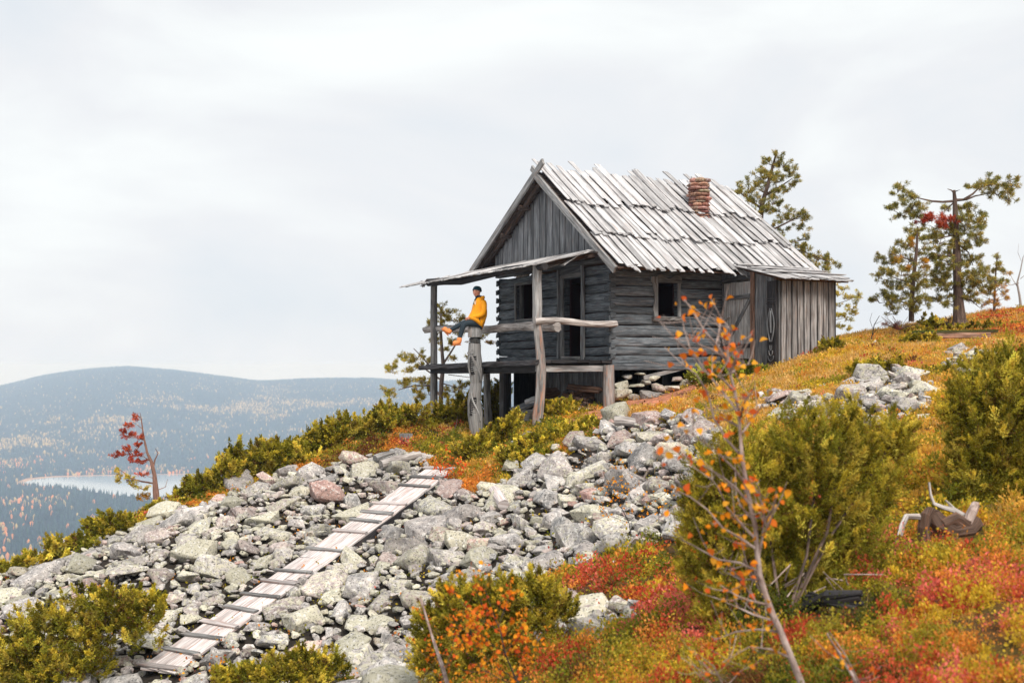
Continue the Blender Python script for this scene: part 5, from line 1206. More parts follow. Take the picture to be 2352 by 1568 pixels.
tree('dark twiggy thicket at the left foot of the gnarled pine', (2180, 748), 31.2, [(2180,752,.02),(2178,735,.012),(2170,725,.006)], [dict(p=[(2180,752),(2180+U(-40,14),752-U(6,30))],r=.009) for _ in range(26)], [(2172,742,26,8,0.,np.array([(.12,.06,.04),(.10,.08,.03)]))], name='thicket', cat='thicket', dens=.3, mat='dark_wood', crown='leaves')

# ------------------------------------------------------------------ autumn birch saplings
ORL = np.array([(.90, .30, .02), (.92, .38, .03), (.80, .20, .03), (.95, .46, .05), (.72, .13, .03)])
def sapling(label, d, trunk, branches, nleaf, leaf=.035, r0=.03, wob=.5, mat='pale_bark', cols=ORL, name='birch_sapling', cat='sapling', group=None, dense=1, tipbias=.4):
    bp = at(trunk[0][0], trunk[0][1], d); root = empty(name, bp, label, cat, group)
    mb = MB(); pts = [at(x, y, d) - bp for x, y in trunk]; mb.log(pts, r0, 9, .0015, 1.0, r2=r0 * .16, up=(1, 0, 0), knots=.04); mb.build('trunk', mat, root)
    mb = MB(); P_ = []
    for b in branches:
        q = []; n = len(b); dz_ = U(-wob, wob)
        for i, (x, y) in enumerate(b): q.append(at(x, y, d + dz_ * i / (n - 1)) - bp)
        rr = r0 * .36 * (1 if n > 2 else .5); mb.log(q, rr, 6, .001, U(.8, 1.2), r2=rr * .25, up=(.3, 1, .1), knots=.03)
        for i in range(1, n):
            for t in np.linspace(0, 1, 6): P_.append(q[i - 1].lerp(q[i], t))
        for _ in range(6 if n > 2 else 1):                     # side twigs
            i = rnd.randrange(1, n); a_ = q[i - 1].lerp(q[i], U(.2, .9)); e = a_ + Vector((U(-.24, .12), U(-.15, .15), U(-.02, .24)))
            mb.log([a_, a_.lerp(e, .5) + Vector((0, 0, -.015)), e], rr * .35, 5, .001, 1, r2=.0012, up=(.3, 1, .1)); P_ += [a_.lerp(e, t) for t in (.5, .8, 1, 1)]
    for i in range(len(pts) // 2, len(pts)): P_ += [pts[i - 1].lerp(pts[i], t) for t in (.3, .7, 1)]
    if branches: mb.build('branches', mat, root)
    lv = []; A_ = np.array([P_[rnd.randrange(len(P_))][:] for _ in range(nleaf)]); n = nleaf
    A_ = A_ + rg.normal(size=(n, 3)) * leaf * .5
    dr = norm(rg.normal(size=(n, 3)) + np.array([0, 0, -.4])); sd = norm(np.cross(dr, rdir(n))); L_ = leaf * rg.uniform(.65, 1.25, (n, 1)); up_ = np.cross(dr, sd)
    # rounded leaf of 8 points, slightly cupped
    prof = [(0, 0), (.22, .30), (.5, .40), (.78, .27), (1.05, 0), (.78, -.27), (.5, -.40), (.22, -.30)]
    V = np.stack([A_ + dr * L_ * a + sd * L_ * b + up_ * L_ * (abs(b) * .55 - .25 * (a - .4) ** 2 * 2) for a, b in prof], 1)
    cc = cols[rg.integers(0, len(cols), n)] * rg.uniform(.75, 1.1, (n, 1))
    mesh_np('leaves', V.reshape(-1, 3), np.arange(n * 8).reshape(-1, 8), np.repeat(cc, 8, 0), 'leaf', root)
    return root
sapling('leaning half-bare birch sapling with a few orange leaves in the near right foreground', 6.6,
 [(1850,1610),(1840,1566),(1815,1505),(1795,1456),(1775,1410),(1758,1365),(1745,1320),(1739,1270),(1735,1212),(1724,1160),(1715,1121),(1706,1060),(1700,1000),(1698,950),(1688,905),(1677,859),(1664,819),(1645,790),(1618,760),(1592,717),(1572,688)],
 [[(1740,1290),(1750,1240),(1755,1195),(1748,1150),(1743,1118),(1722,1098)],[(1700,960),(1712,920),(1735,890)],[(1671,835),(1672,800),(1681,763),(1676,750)],[(1677,860),(1690,820),(1706,790),(1708,770)],[(1664,819),(1650,800)],
  [(1740,1262),(1700,1235),(1660,1212),(1625,1170),(1585,1140),(1540,1120),(1454,1088)],[(1741,1312),(1700,1292),(1650,1285),(1610,1262),(1570,1240),(1554,1220)],[(1762,1388),(1720,1378),(1690,1366),(1654,1343)],[(1770,1423),(1730,1410),(1690,1392),(1640,1370)],
  [(1738,1240),(1700,1200),(1670,1165),(1650,1120),(1620,1080)],[(1715,1115),(1690,1080),(1650,1040),(1610,1010),(1570,985)],[(1706,1050),(1670,1010),(1640,960),(1625,900),(1600,860),(1560,830),(1526,797)],[(1698,950),(1660,900),(1620,850),(1585,800),(1572,760),(1565,720)],[(1700,1000),(1730,960),(1740,930)],
  [(1688,900),(1660,870),(1630,855),(1600,850)],[(1645,790),(1650,770),(1654,740),(1656,728)],[(1725,1160),(1690,1120),(1660,1095),(1600,1060),(1520,1020)],[(1745,1330),(1700,1330),(1660,1310)],[(1790,1450),(1740,1445),(1690,1450),(1640,1470)],[(1815,1510),(1770,1490),(1720,1485),(1660,1520)],[(1755,1200),(1775,1170),(1785,1140)],[(1752,1230),(1768,1200),(1780,1165)],
  [(1735,1200),(1700,1160),(1690,1130)],[(1664,819),(1630,800),(1600,790),(1590,760)],[(1677,859),(1700,840),(1730,835)],[(1699,980),(1660,960),(1600,960)]],
 320, .044, .021, .35)
sapling('orange-leaved birch sapling in front of the olive juniper at bottom centre', 8.2, [(1215,1600),(1185,1560),(1160,1500),(1150,1450),(1130,1400),(1110,1340)],
 [[(1185,1560),(1140,1530),(1095,1480),(1080,1450)],[(1165,1510),(1120,1470),(1090,1440)],[(1190,1570),(1150,1560),(1100,1530)],[(1150,1450),(1100,1420),(1075,1400)],[(1160,1500),(1190,1460),(1200,1420)],[(1185,1560),(1210,1510),(1225,1480)],[(1145,1440),(1160,1390),(1180,1350)],[(1140,1420),(1110,1390),(1090,1350)]],
 520, .036, .008, .35, mat='dark_wood')
sapling('yellow-orange birch shoots left of the bottom centre sapling', 9.2, [(1010,1600),(1020,1540),(1040,1490),(1045,1450)], [[(1020,1540),(1050,1500),(1075,1480)],[(1015,1560),(985,1520),(975,1490)],[(1040,1490),(1080,1460),(1110,1440)],[(1012,1570),(1060,1550),(1110,1520)],[(1030,1510),(1010,1470),(1005,1440)]], 170, .034, .006, .3, mat='brown_wood')
sapling('small golden sapling growing out of the scree left of the big juniper', 15.2, [(1450,1240),(1445,1200),(1420,1150),(1400,1110),(1385,1085)], [[(1445,1195),(1480,1170),(1520,1160)],[(1430,1170),(1400,1140),(1380,1125)],[(1420,1150),(1450,1120),(1480,1105)],[(1440,1190),(1500,1180),(1545,1150)],[(1410,1130),(1440,1090),(1450,1060)],[(1445,1200),(1390,1180),(1370,1160)],[(1480,1170),(1530,1130),(1570,1120)]],
 190, .034, .008, .3, mat='dark_wood', cols=ORL[[0, 1, 3]])
sapling('red-orange rowan seedling beside the upper end of the boardwalk', 23.3, [(1050,1105),(1040,1090),(1030,1078),(1022,1062)], [[(1040,1090),(1015,1078),(1000,1072)],[(1045,1095),(1060,1080),(1075,1070)],[(1030,1078),(1045,1062),(1050,1050)],[(1050,1100),(1075,1098),(1090,1085)],[(1048,1103),(1025,1100),(1012,1110)],[(1040,1088),(1010,1090)]],
 230, .052, .008, .3, mat='brown_wood', cols=np.array([(.9, .12, .04), (.85, .2, .04), (.9, .3, .05)]), name='rowan_seedling')
sapling('sparse orange twigs at the foot of the boardwalk', 14.8, [(500,1590),(497,1550),(490,1520),(485,1490)], [[(497,1560),(470,1530),(450,1515)],[(497,1550),(515,1520),(525,1495)],[(495,1570),(440,1555),(410,1560)],[(498,1570),(540,1550),(550,1530)]], 60, .036, .005, .2, mat='brown_wood')
sapling('few orange leaves on thin twigs in the lower right corner', 6.4, [(1990,1650),(1975,1570),(1940,1500),(1905,1450)], [[(1975,1570),(1950,1540),(1940,1520)],[(1960,1530),(1985,1510)],[(1940,1500),(1935,1470)]], 14, .036, .007, .2)
sapling('few orange leaves low in the foreground below the birch sapling', 6.5, [(1680,1640),(1665,1580),(1640,1530),(1600,1500)], [[(1665,1580),(1700,1540),(1720,1530)],[(1650,1550),(1620,1540),(1590,1545)],[(1665,1590),(1640,1585),(1600,1600)]], 26, .036, .006, .2)

# ------------------------------------------------------------------ boardwalk
bw = empty('boardwalk', (bw0.x, bw0.y, BWp[0].z), 'weathered plank boardwalk with cross cleats climbing over the scree', 'boardwalk')
O = Vector(bw.location); S0, S1 = at(362, 1540, 16.85) - O, at(1020, 1073, 24.15) - O
hd = (S1 - S0).normalized(); sd = hd.cross(Vector((0, 0, 1))).normalized(); un = sd.cross(hd)
PLW = .30
for s in (-1, 1):
    segs = [0, .46, .78, 1.0] if s < 0 else [0, .36, .70, 1.0]
    for a, b in zip(segs[:-1], segs[1:]):
        mb = MB(); mb.board(S0.lerp(S1, a) + sd * s * .178, S0.lerp(S1, b - .003) + sd * s * .178, .335, .04, un, 10, jit=.006, col=U(.95, 1.1), capjit=.02); mb.build('plank', 'pale_wood', bw)
mb = MB(); mb.board(S0 + sd * .335 - un * .105 + hd * .1, S1 + sd * .335 - un * .115, .05, .19, un, 14, jit=.008, col=1.0); mb.build('side_beam', 'dark_wood', bw)
mb = MB(); mb.board(S0 - sd * .31 - un * .09 + hd * .1, S1 - sd * .31 - un * .09, .05, .13, un, 14, jit=.008, col=.8); mb.build('side_beam', 'dark_wood', bw)
CL = [(369,1539),(419,1506),(467,1476),(507.6,1442.5),(556,1410.5),(600,1381.5),(642.8,1352.6),(677.9,1324.8),(748.2,1276.5),(806.8,1229.6),(842,1204.7),(868.4,1182.7),(897.7,1163.7),(954.8,1121.2),(982.6,1100.7),(1011.9,1080.2)]
for i, (cx, cy) in enumerate(CL):
    t = (cx - 369) / (1012 - 369)
    # perspective-correct position along the walk
    lo, hi = -.1, 1.1
    for _ in range(40):
        m_ = (lo + hi) / 2; q = S0.lerp(S1, m_) + O; X = CX + F * q.x / q.y
        if X < cx: lo = m_
        else: hi = m_
    c = S0.lerp(S1, m_) + un * .045; ln = U(.385, .43); sk = hd * U(-.03, .03)
    mb = MB(); mb.board(c - sd * ln + sk, c + sd * (ln - .055) - sk, U(.07, .095), .03, un, 4, jit=.004, col=U(.45, .95), capjit=.02)
    mb.build('cleat', 'pale_wood' if i % 3 == 0 else 'grey_wood', bw)
for t in (.02, .12, .30, .48, .66):
    c = S0.lerp(S1, t) + sd * .30; mb = MB(); p_ = c + O; g_ = gz(p_.x, p_.y)
    mb.log([c - un * .1, Vector((c.x, c.y, g_ - O.z - .1))], .06, 7, .004, .8, up=(1, 0, 0)); mb.build('support', 'dark_wood', bw)

# ------------------------------------------------------------------ loose wood and small things
def loose_log(label, a, b, d0, d1, r, mat='snag_wood', name='log', cat='log', r2=None, lift=.0, group=None, sides=12):
    pa, pb_ = at(*a, d0), at(*b, d1); mb = MB(); q = [pa.lerp(pb_, i / 5) - pa + Vector((0, 0, .01 * math.sin(i))) for i in range(6)]
    mb.log(q, r, sides, .006, 1.1, r2=r2, up=(.1, .2, 1)); o = mb.build(name, mat); o.location = pa; return tag(o, label, cat, group)
loose_log('thick pale grey log lying at the top of the scree below the path', (1412,966), (1480,972), 22.4, 22.3, .11, r2=.085)
loose_log('short sawn pale log standing tilted among the boulders mid scree', (1135,1126), (1157,1158), 21.0, 20.3, .105, mat='pale_wood', r2=.10)
loose_log('weathered split trunk lying on the boulders at the top left of the boardwalk', (875,1066), (965,1042), 24.6, 25.2, .10, r2=.07)
loose_log('grey splintered board beside the split trunk above the boardwalk', (862,1052), (905,1036), 24.8, 25.2, .08, mat='grey_wood', r2=.05, sides=6)
loose_log('small reddish stick lying on the scree left of the boardwalk', (604,1224), (624,1208), 21.6, 21.9, .018, mat='brown_wood', name='stick', cat='stick')
loose_log('thin orange stick lying across the boardwalk edge', (872,1142), (908,1142), 23.0, 23.0, .02, mat='brown_wood', name='stick', cat='stick')
loose_log('pale bare stem leaning in front of the bottom centre juniper', (1030,1580), (965,1370), 8.6, 9.4, .015, mat='pale_bark', name='stem', cat='stem', r2=.007)
loose_log('thin bare stem slanting in the lower right foreground', (1972,1580), (1900,1450), 6.2, 6.7, .006, mat='pale_bark', name='stem', cat='stem', r2=.003)
loose_log('bleached curved root beside the grey boards near the right skyline', (1995,800), (2012,782), 27.6, 27.8, .03, mat='snag_wood', name='root', cat='root')
loose_log('small bleached branch in the orange grass left of the thin shrub', (1968,792), (1990,784), 27.6, 27.8, .02, mat='snag_wood', name='branch', cat='branch')
st = MB(); st.lathe([(.18, -.15), (.165, .05), (.16, .17)], .9, 14, jit=.012); so = st.build('tree_stump', 'grey_wood'); so.location = hit(932, 1012); tag(so, 'small grey sawn stump among the junipers left of the porch', 'stump')
st = MB(); st.lathe([(.09, -.1), (.08, .15)], .8, 10, jit=.01); so = st.build('tree_stump', 'brown_wood'); so.location = hit(752, 1022); tag(so, 'small reddish broken stump among the skyline junipers', 'stump')
# mossy plank bench
ea, eb = hit(2098, 790, 20), hit(2290, 787, 20); b0 = ea.lerp(eb, .5); bn = empty('plank_bench', b0, 'long low mossy plank on a split orange log in the grass before the pines', 'bench')
e0, e1 = ea - b0 + Vector((0, 0, .28)), eb - b0 + Vector((0, 0, .28))
mb = MB(); mb.board(e0, e1, .30, .05, (0, 0, 1), 8, jit=.008, col=(.6, .8, .4)); mb.build('plank', 'brown_wood', bn)
mb = MB(); mb.board(e0.lerp(e1, .25) - Vector((0, .08, .09)), e0.lerp(e1, .9) - Vector((0, .08, .09)), .16, .13, (0, 0, 1), 8, jit=.008, col=2.6); mb.build('support_log', 'brown_wood', bn)
lv = LV(); n = 1500; t = rg.random(n); pp_ = np.array(e0)[None] * (1 - t[:, None]) + np.array(e1)[None] * t[:, None] + np.stack([rg.normal(0, .02, n), rg.uniform(-.15, .15, n), np.full(n, .025)], 1)
lv.add(pp_, norm(rg.normal(size=(n, 3)) + np.array([0, 0, 1])), .035, .012, np.array([.10, .14, .03]) * rg.uniform(.6, 1.4, (n, 1))); lv.build('moss', 'foliage', bn)
# crate under the porch
cc0 = at(1207, 965, 26.2); cr = empty('wooden_crate', cc0, 'grey wooden crate with a slanted lid under the porch floor', 'crate', rz=CA)
mb = MB(); mb.box((-.22, -.25, 0), (.22, .25, .25), .9, jit=.006); mb.build('box', 'grey_wood', cr)
mb = MB(); mb.board((-.26, 0, .26), (.24, 0, .42), .54, .05, (0, 0, 1), 4, col=.7, jit=.006); mb.build('lid', 'gable_wood', cr)
# firewood
o = loose_log('broad split slab leaning on the crate under the porch', (1238,918), (1208,925), 26.2, 26.3, .13, mat='grey_wood', name='wood_slab', cat='wood slab', sides=5, r2=.11)
o = loose_log('thick split log on the ground between the crate and the woodpile', (1243,905), (1278,900), 26.5, 26.9, .12, mat='brown_wood', name='wood_slab', cat='wood slab', sides=4, r2=.13)
k = 0
for row in range(8):
    for c_ in range(10 - row // 2):
        px = 1308 + c_ * 8.6 + (row % 2) * 4 + U(-2, 2); py = 937 - row * 6.2 + U(-1.5, 1.5)
        if px > 1386: continue
        p = at(px, py, 26.25 + U(-.05, .25)); mb = MB(); r_ = U(.042, .062); a_ = SV * U(.14, .2) + FV * U(-.05, .05) + Vector((0, 0, U(-.03, .03)))
        if rnd.random() < .3: a_ = FV * .18 + SV * U(-.05, .05) + Vector((0, 0, U(-.04, .04)))
        n_ = rnd.choice([3, 4, 5, 4]); sec = [(math.cos(2 * math.pi * i / n_ + .4) * r_ * U(.7, 1.2), math.sin(2 * math.pi * i / n_ + .4) * r_ * U(.7, 1.2)) for i in range(n_)]
        mb.sweep([-a_, a_], sec, (0, 0, 1), U(.6, 1.5)); o = mb.build('firewood', rnd.choice(['brown_wood', 'dark_wood', 'brown_wood', 'bark'])); o.location = p
        tag(o, 'split firewood, %s in the %s row up from the ground of the woodpile' % (ORD[c_].split()[0], 'bottom' if row == 0 else ORD[row].split()[0]), 'firewood', 'split logs in the woodpile under the porch'); k += 1
for (a, b, l) in (((1303,890),(1377,900),'longer reddish plank lying on top of the woodpile'),((1305,884),(1384,893),'upper dark red plank leaning on the woodpile against the skirt boards'),((1352,893),(1388,896),'short reddish board end on the right of the woodpile')):
    pa, pb_ = at(*a, 26.2), at(*b, 26.0); mb = MB(); mb.board((0, 0, 0), pb_ - pa, .10, .05, (0, -.3, 1), 3, col=1.0); o = mb.build('plank', 'brown_wood'); o.location = pa; tag(o, l, 'plank')
for (a, b, l) in (((1225,938),(1375,941),'pale plank lying on the ground in front of the woodpile'),((1288,948),(1296,952),'reddish flat stone slab below the woodpile')):
    if 'stone' in l:
        V, Fc = rock_inst(.17, .1, .45); put_rock(hit(1268, 962), V, Fc, (.7, .1, 1), l, 'stone slab', name='stone_slab')
    else:
        pa, pb_ = at(*a, 25.8), at(*b, 25.6); mb = MB(); mb.board((0, 0, 0), pb_ - pa, .12, .04, (0, -.3, 1), 5, col=1.1); o = mb.build('plank', 'grey_wood'); o.location = pa; tag(o, l, 'plank')
# driftwood stump on the right
dw0 = at(2170, 1240, 10.35); dw = empty('root_stump', dw0, 'gnarled brown uprooted stump with bleached root ends in the red heath on the right', 'root stump')
def dl(x, y, dd=0): return at(x, y - 4, 10.35 + dd) - dw0
mb = MB(); mb.log([dl(2125,1255), dl(2122,1215,-.02), dl(2126,1190), dl(2136,1178,.05), dl(2150,1182,.1)], .055, 10, .008, .9, r2=.04, up=(1, 0, 0), knots=.15)
mb.log([dl(2142,1190,.1), dl(2165,1215), dl(2190,1225,-.05), dl(2218,1222), dl(2232,1205,.1)], .075, 10, .012, .8, r2=.09, up=(0, 1, 0), knots=.2)
mb.log([dl(2148,1230,.05), dl(2170,1205,-.04), dl(2195,1195,-.04), dl(2215,1210)], .05, 9, .012, 1.1, r2=.06, up=(0, 1, 0), knots=.2)
mb.log([dl(2160,1240), dl(2190,1240,-.05), dl(2215,1235)], .06, 9, .012, .6, up=(0, 1, 0), knots=.2); mb.build('trunk', 'brown_wood', dw)
mb = MB(); mb.log([dl(2220,1205), dl(2232,1180), dl(2240,1163,.1)], .05, 10, .006, 1.1, r2=.042, up=(1, 0, 0)); mb.build('broken_root', 'pale_bark', dw)
mb = MB(); mb.log([dl(2215,1190,.1), dl(2190,1175,.1), dl(2165,1168,.1), dl(2145,1160,.1), dl(2137,1140,.1), dl(2134,1112,.1)], .032, 7, .004, 1.2, r2=.01, up=(0, 1, 0))
mb.log([dl(2195,1177,.1), dl(2180,1160,.1), dl(2172,1152,.1)], .018, 6, .003, 1.2, r2=.006); mb.log([dl(2220,1243), dl(2195,1256,-.1), dl(2180,1276,-.15)], .035, 8, .005, 1.1, r2=.02); mb.log([dl(2112,1190), dl(2082,1190), dl(2072,1212,-.1), dl(2066,1235,-.15)], .028, 7, .004, 1.2, r2=.025, up=(0, 1, 0)); mb.log([dl(2060,1240,-.1), dl(2056,1255,-.15), dl(2066,1278,-.2)], .014, 6, .003, 1, r2=.008)
mb.build('bleached_root', 'snag_wood', dw)
# dark dead limbs under the big juniper
dd0 = at(1900, 1390, 9.0); db = empty('fallen_trunk', dd0, 'dark dead trunk and twigs lying under the big foreground juniper', 'fallen trunk')
mb = MB()
for a in range(4): mb.log([at(1840 + a * 8, 1405 - a * 12, 8.7) - dd0, at(1900, 1378 + U(-12, 12), 8.45) - dd0, at(1975 + U(-10, 10), 1362 + a * 12, 8.3) - dd0], U(.035, .06), 8, .006, .8, r2=.02, up=(0, 1, .1), knots=.15)
mb.build('trunk', 'dark_wood', db)
mb = MB()
for a in range(16): 
    x0_, y0_ = U(1800, 1950), U(1330, 1420); mb.log([at(x0_, y0_, 8.9) - dd0, at(x0_ + U(-40, 50), y0_ + U(-40, 20), 8.8) - dd0, at(x0_ + U(-80, 110), y0_ + U(-70, 50), 8.7) - dd0], .008, 5, .002, 1.2, r2=.003, up=(0, 1, .1))
mb.build('twigs', 'pale_bark', db)

# ------------------------------------------------------------------ the person on the pillar
def skin(name, nodes, edges, mat, parent, sub=2, root=0, deform=None):
    me = bpy.data.meshes.new(name + '_net'); me.from_pydata([tuple(n[0]) for n in nodes], edges, []); o = bpy.data.objects.new(name, me); C.objects.link(o)
    md = o.modifiers.new('s', 'SKIN'); md.use_smooth_shade = True; md.branch_smoothing = .6
    for i, n in enumerate(nodes):
        r_ = n[1]; me.skin_vertices[0].data[i].radius = (r_, r_) if not isinstance(r_, tuple) else r_
        me.skin_vertices[0].data[i].use_root = (i == root)
    o.modifiers.new('b', 'SUBSURF').levels = sub; o.modifiers['b'].render_levels = sub
    dg = bpy.context.evaluated_depsgraph_get(); ev_ = o.evaluated_get(dg); nm = bpy.data.meshes.new_from_object(ev_)
    bpy.data.objects.remove(o); bpy.data.meshes.remove(me)
    if deform: 
        for v in nm.vertices: v.co = deform(v.co)
    nm.name = name; nm.materials.clear(); nm.materials.append(MATS[mat]); nm.polygons.foreach_set('use_smooth', [True] * len(nm.polygons))
    o = bpy.data.objects.new(name, nm); C.objects.link(o)
    if parent: o.parent = parent
    return o
DP = 27.2; PO = at(1096, 745, DP)
def pq(x, y, dd=0): return at(x, y, DP + dd) - PO
person = empty('person', PO, 'smiling person in a yellow jacket, dark beanie and orange boots sitting on the carved pillar', 'person')
nd = [(pq(1098,738), .13), (pq(1101,722), .12), (pq(1103,706), .11), (pq(1103,695), .095), (pq(1101,685.5), .055), (pq(1097.6,680), .055), (pq(1095,675), .092), (pq(1094.6,669), .108), (pq(1095.4,663.5), .088),     # 0-8 trunk, neck, head
      (pq(1094,741,-.09), .085), (pq(1066,744,-.16), .062), (pq(1060,760,-.17), .052), (pq(1055,780,-.18), .042), (pq(1054,787,-.18), .045), (pq(1042,789,-.19), .036),             # 9-14 near leg
      (pq(1093,740,.09), .085), (pq(1064,741,.14), .06), (pq(1048,750,.12), .05), (pq(1033,760,.10), .04), (pq(1028,764,.10), .045), (pq(1020,755,.10), .036),                     # 15-20 far leg
      (pq(1108,693,-.14), .045), (pq(1109.5,708,-.20), .048), (pq(1108,722,-.22), .042), (pq(1096,727,-.20), .036), (pq(1084,729.5,-.14), .026), (pq(1080.5,730,-.12), .024),      # 21-26 near arm
      (pq(1096,693,.15), .045), (pq(1092,707,.19), .048), (pq(1089,719,.16), .042), (pq(1082,727,.06), .034), (pq(1077.5,731,-.02), .026), (pq(1075,731.5,-.05), .024)]             # 27-32 far arm
ed = [(0,1),(1,2),(2,3),(3,4),(4,5),(5,6),(6,7),(7,8),(0,9),(9,10),(10,11),(11,12),(12,13),(13,14),(0,15),(15,16),(16,17),(17,18),(18,19),(19,20),(3,21),(21,22),(22,23),(23,24),(24,25),(25,26),(3,27),(27,28),(28,29),(29,30),(30,31),(31,32)]
def fingers(wrist_i, dirx, base):
    for f in range(4):
        b = len(nd); o_ = Vector((0, 0, .024 - .016 * f)); l = (.028, .033, .031, .024)[f]
        nd.append((base + o_ + Vector((-.018, 0, 0)), .009)); nd.append((base + o_ + Vector((-.018 - l, -.006, -.006)), .008)); nd.append((base + o_ + Vector((-.018 - l * 1.5, .004, -.024)), .007))
        ed.extend([(wrist_i, b), (b, b + 1), (b + 1, b + 2)])
    b = len(nd); nd.append((base + Vector((-.004, -.028, .022)), .010)); nd.append((base + Vector((-.030, -.040, .018)), .008)); ed.extend([(wrist_i, b), (b, b + 1)])
fingers(26, -1, nd[26][0]); fingers(32, -1, nd[32][0])
hc = pq(1094.8, 670.3); fd = Vector((-.50, -.86, -.03)).normalized(); fr_ = fd.cross(Vector((0, 0, 1))).normalized()
def face(v):
    q = v - hc
    if q.length > .16 or q.z < -.13: return v
    f = q.dot(fd); s = q.dot(fr_); z = q.z; out = v.copy()
    if f > .03:
        out += fd * .022 * math.exp(-((s / .014) ** 2 + ((z + .008) / .026) ** 2))       # nose
        out -= fd * .010 * math.exp(-(((abs(s) - .033) / .016) ** 2 + ((z - .018) / .014) ** 2))   # eye sockets
        out += fd * .008 * math.exp(-((s / .03) ** 2 + ((z + .085) / .02) ** 2))        # chin
    return out
body = skin('body', nd, ed, 'skin', person, 2, 0, face)
def blob(name, c, r, mat, parent, rot=None, sub=2):
    bm = bmesh.new(); bmesh.ops.create_icosphere(bm, subdivisions=sub, radius=1)
    for v in bm.verts: v.co = Vector((v.co.x * r[0], v.co.y * r[1], v.co.z * r[2]))
    if rot: bmesh.ops.rotate(bm, verts=bm.verts, matrix=rot)
    me = bpy.data.meshes.new(name); bm.to_mesh(me); bm.free(); me.materials.append(MATS[mat]); me.polygons.foreach_set('use_smooth', [True] * len(me.polygons))
    o = bpy.data.objects.new(name, me); C.objects.link(o); o.location = c; o.parent = parent; return o
frot = Matrix((fd, -fr_, Vector((0, 0, 1)))).transposed()
for s in (-1, 1):
    blob('eye', hc + fd * .083 + fr_ * s * .033 + Vector((0, 0, .016)), (.008, .016, .006), 'eye', person, frot)
    blob('eyebrow', hc + fd * .088 + fr_ * s * .034 + Vector((0, 0, .036)), (.005, .018, .0035), 'hair', person, frot)
blob('mouth', hc + fd * .088 + Vector((0, 0, -.045)), (.010, .030, .010), 'lips', person, frot); blob('teeth', hc + fd * .094 + Vector((0, 0, -.043)), (.006, .022, .005), 'teeth', person, frot)
# beanie: dome with a folded rim
bmx = MB(); hb = hc + Vector((.006, .012, -.004))
bmx.lathe([(.104, .022), (.112, .026), (.113, .058), (.106, .062), (.104, .085), (.088, .118), (.055, .140), (.012, .148)], 1.0, 20, fx=1.0, fy=.92)
be = bmx.build('beanie', 'beanie', person, True); be.location = hb; be.rotation_euler = (R(-8), R(8), 0)
bmx = MB(); bmx.lathe([(.07, -.03), (.082, -.01), (.085, .02), (.07, .045)], 1.0, 16); sc_ = bmx.build('scarf', 'scarf', person, True); sc_.location = pq(1099.5, 683)
bmx = MB(); bmx.log([pq(1096, 683, -.06), pq(1091, 688, -.12), pq(1089, 693, -.14), pq(1087, 699, -.14)], .018, 8, .003, 1, r2=.010, up=(1, 0, 0)); bmx.build('hair_braid', 'hair', person, True)
# jacket: lofted A-line body with sleeves and hood
rows = [(682.5,1097,1107,.07),(685,1093,1110,.12),(689,1090,1114,.185),(697,1087.5,1118,.215),(708,1085,1119,.21),(718,1081,1119,.215),(726,1076.5,1118.3,.225),(731,1072,1117.3,.23),(736,1079,1116,.23),(741,1090,1114,.215),(746,1098,1112,.19),(752,1102.5,1109.5,.14),(758,1105.2,1107.2,.05)]
bmx = MB(); ns = 28; b0 = 0
for y, xl, xr, dw_ in rows:
    cxp = (xl + xr) / 2; c = pq(cxp, y); hw_ = (xr - xl) / 2 * DP / F
    for j in range(ns):
        an = 2 * math.pi * j / ns; ca_, sa = math.cos(an), math.sin(an); cr_ = 1 + .05 * math.sin(an * 5 + y * .22) + .03 * math.sin(an * 9 - y * .3)
        bmx.v.append(c + Vector((ca_ * hw_ * cr_, sa * dw_ * cr_, 0)))
for i in range(len(rows) - 1):
    for j in range(ns):
        a_, b_ = i * ns + j, i * ns + (j + 1) % ns; bmx.face([a_, a_ + ns, b_ + ns, b_], [(0, 0), (0, .1), (.1, .1), (.1, 0)], (1, 1, 1))
jk = bmx.build('jacket', 'jacket', person, True)
mo = jk.modifiers.new('b', 'SUBSURF'); mo.levels = 1; mo.render_levels = 1
skin('sleeve', [(pq(1109,688.5,-.13), .085), (pq(1112,700,-.19), .082), (pq(1111,714,-.22), .078), (pq(1108,723,-.23), .075), (pq(1097,726,-.21), .062), (pq(1086,729,-.16), .046)], [(0,1),(1,2),(2,3),(3,4),(4,5)], 'jacket', jk)
skin('sleeve', [(pq(1097,689,.13), .08), (pq(1092,702,.18), .075), (pq(1088.5,716,.15), .07), (pq(1083,724,.06), .058), (pq(1078.5,729.5,.0), .045)], [(0,1),(1,2),(2,3),(3,4)], 'jacket', jk)
skin('hood', [(pq(1104,684,-.08), .035), (pq(1109,683.5,-.05), .05), (pq(1112,685.5,.0), .06), (pq(1109,683.5,.06), .05), (pq(1103,684,.09), .035)], [(0,1),(1,2),(2,3),(3,4)], 'jacket', jk, root=2)
mb = MB(); mb.log([pq(1093,690,-.19), pq(1092,699,-.215)], .006, 5, 0, 1, up=(1, 0, 0)); mb.log([pq(1089.5,690.5,-.14), pq(1089,698,-.17)], .006, 5, 0, 1, up=(1, 0, 0)); mb.build('cord', 'cord', jk)
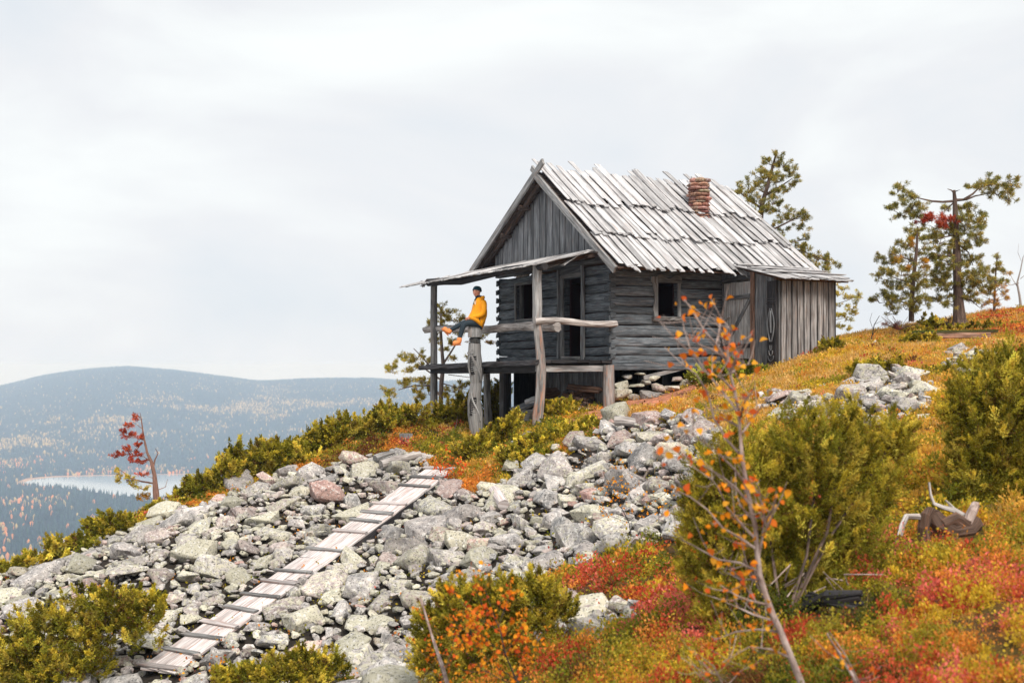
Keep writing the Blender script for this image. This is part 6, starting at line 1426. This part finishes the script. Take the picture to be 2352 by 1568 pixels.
skin('leggings', [(pq(1099,737), .15), (pq(1094,741.5,-.09), .10), (pq(1078,741.5,-.13), .088), (pq(1066,744.5,-.16), .072), (pq(1061,757,-.17), .066), (pq(1055.5,779,-.18), .047), (pq(1093,740,.09), .10), (pq(1078,739,.12), .085), (pq(1063,742,.14), .07), (pq(1048,750.5,.12), .062), (pq(1031.5,760,.10), .046)],
     [(0,1),(1,2),(2,3),(3,4),(4,5),(0,6),(6,7),(7,8),(8,9),(9,10)], 'leggings', person)
def boot(ank, heel, toe, up_):
    ax = (toe - heel).normalized(); up_ = (up_ - ax * up_.dot(ax)).normalized()
    b = skin('boot', [(ank + up_ * .04, .070), (ank - up_ * .01, .070), (heel + up_ * .058 + ax * .02, .074), (heel.lerp(toe, .5) + up_ * .05, .070), (heel.lerp(toe, 1.06) + up_ * .036, .064)], [(0,1),(1,2),(2,3),(3,4)], 'boot', person)
    mb = MB(); sq = [(-.040, -.014), (.040, -.014), (.040, .014), (-.040, .014)]
    mb.sweep([heel - ax * .02, heel.lerp(toe, .2), heel.lerp(toe, .5), heel.lerp(toe, .9), toe + ax * .022], sq, up_, 1.0, scales=[.9, 1, .95, 1.08, .75]); mb.build('sole', 'boot_sole', b, False)
boot(pq(1055,778,-.18), pq(1057,791.5,-.18), pq(1040,792.5,-.20), Vector((0, 0, 1)))
boot(pq(1033,758.5,.10), pq(1029,769.5,.10), pq(1015,755,.08), Vector((.72, 0, .69)))

# ------------------------------------------------------------------ haze over the valley
me = bpy.data.meshes.new('haze'); bm = bmesh.new(); bmesh.ops.create_cube(bm, size=1); bm.to_mesh(me); bm.free()
hz = bpy.data.objects.new('haze', me); C.objects.link(hz); tag(hz, 'pale blue autumn haze over the valley', 'haze', kind='stuff')
hz.scale = (12000, 6600, 540); hz.location = (0, 2200, -540 / 2 + 7.4); hz.display_type = 'WIRE'
m = bpy.data.materials.new('haze'); m.use_nodes = True; nt = m.node_tree; nt.nodes.clear(); o_ = N(nt, 'ShaderNodeOutputMaterial'); pv = N(nt, 'ShaderNodeVolumePrincipled')
pv.inputs['Density'].default_value = .00024; pv.inputs['Color'].default_value = (.56, .71, .97, 1); pv.inputs['Absorption Color'].default_value = (1, 1, 1, 1); pv.inputs['Anisotropy'].default_value = 0
nt.links.new(pv.outputs[0], o_.inputs['Volume']); me.materials.append(m)
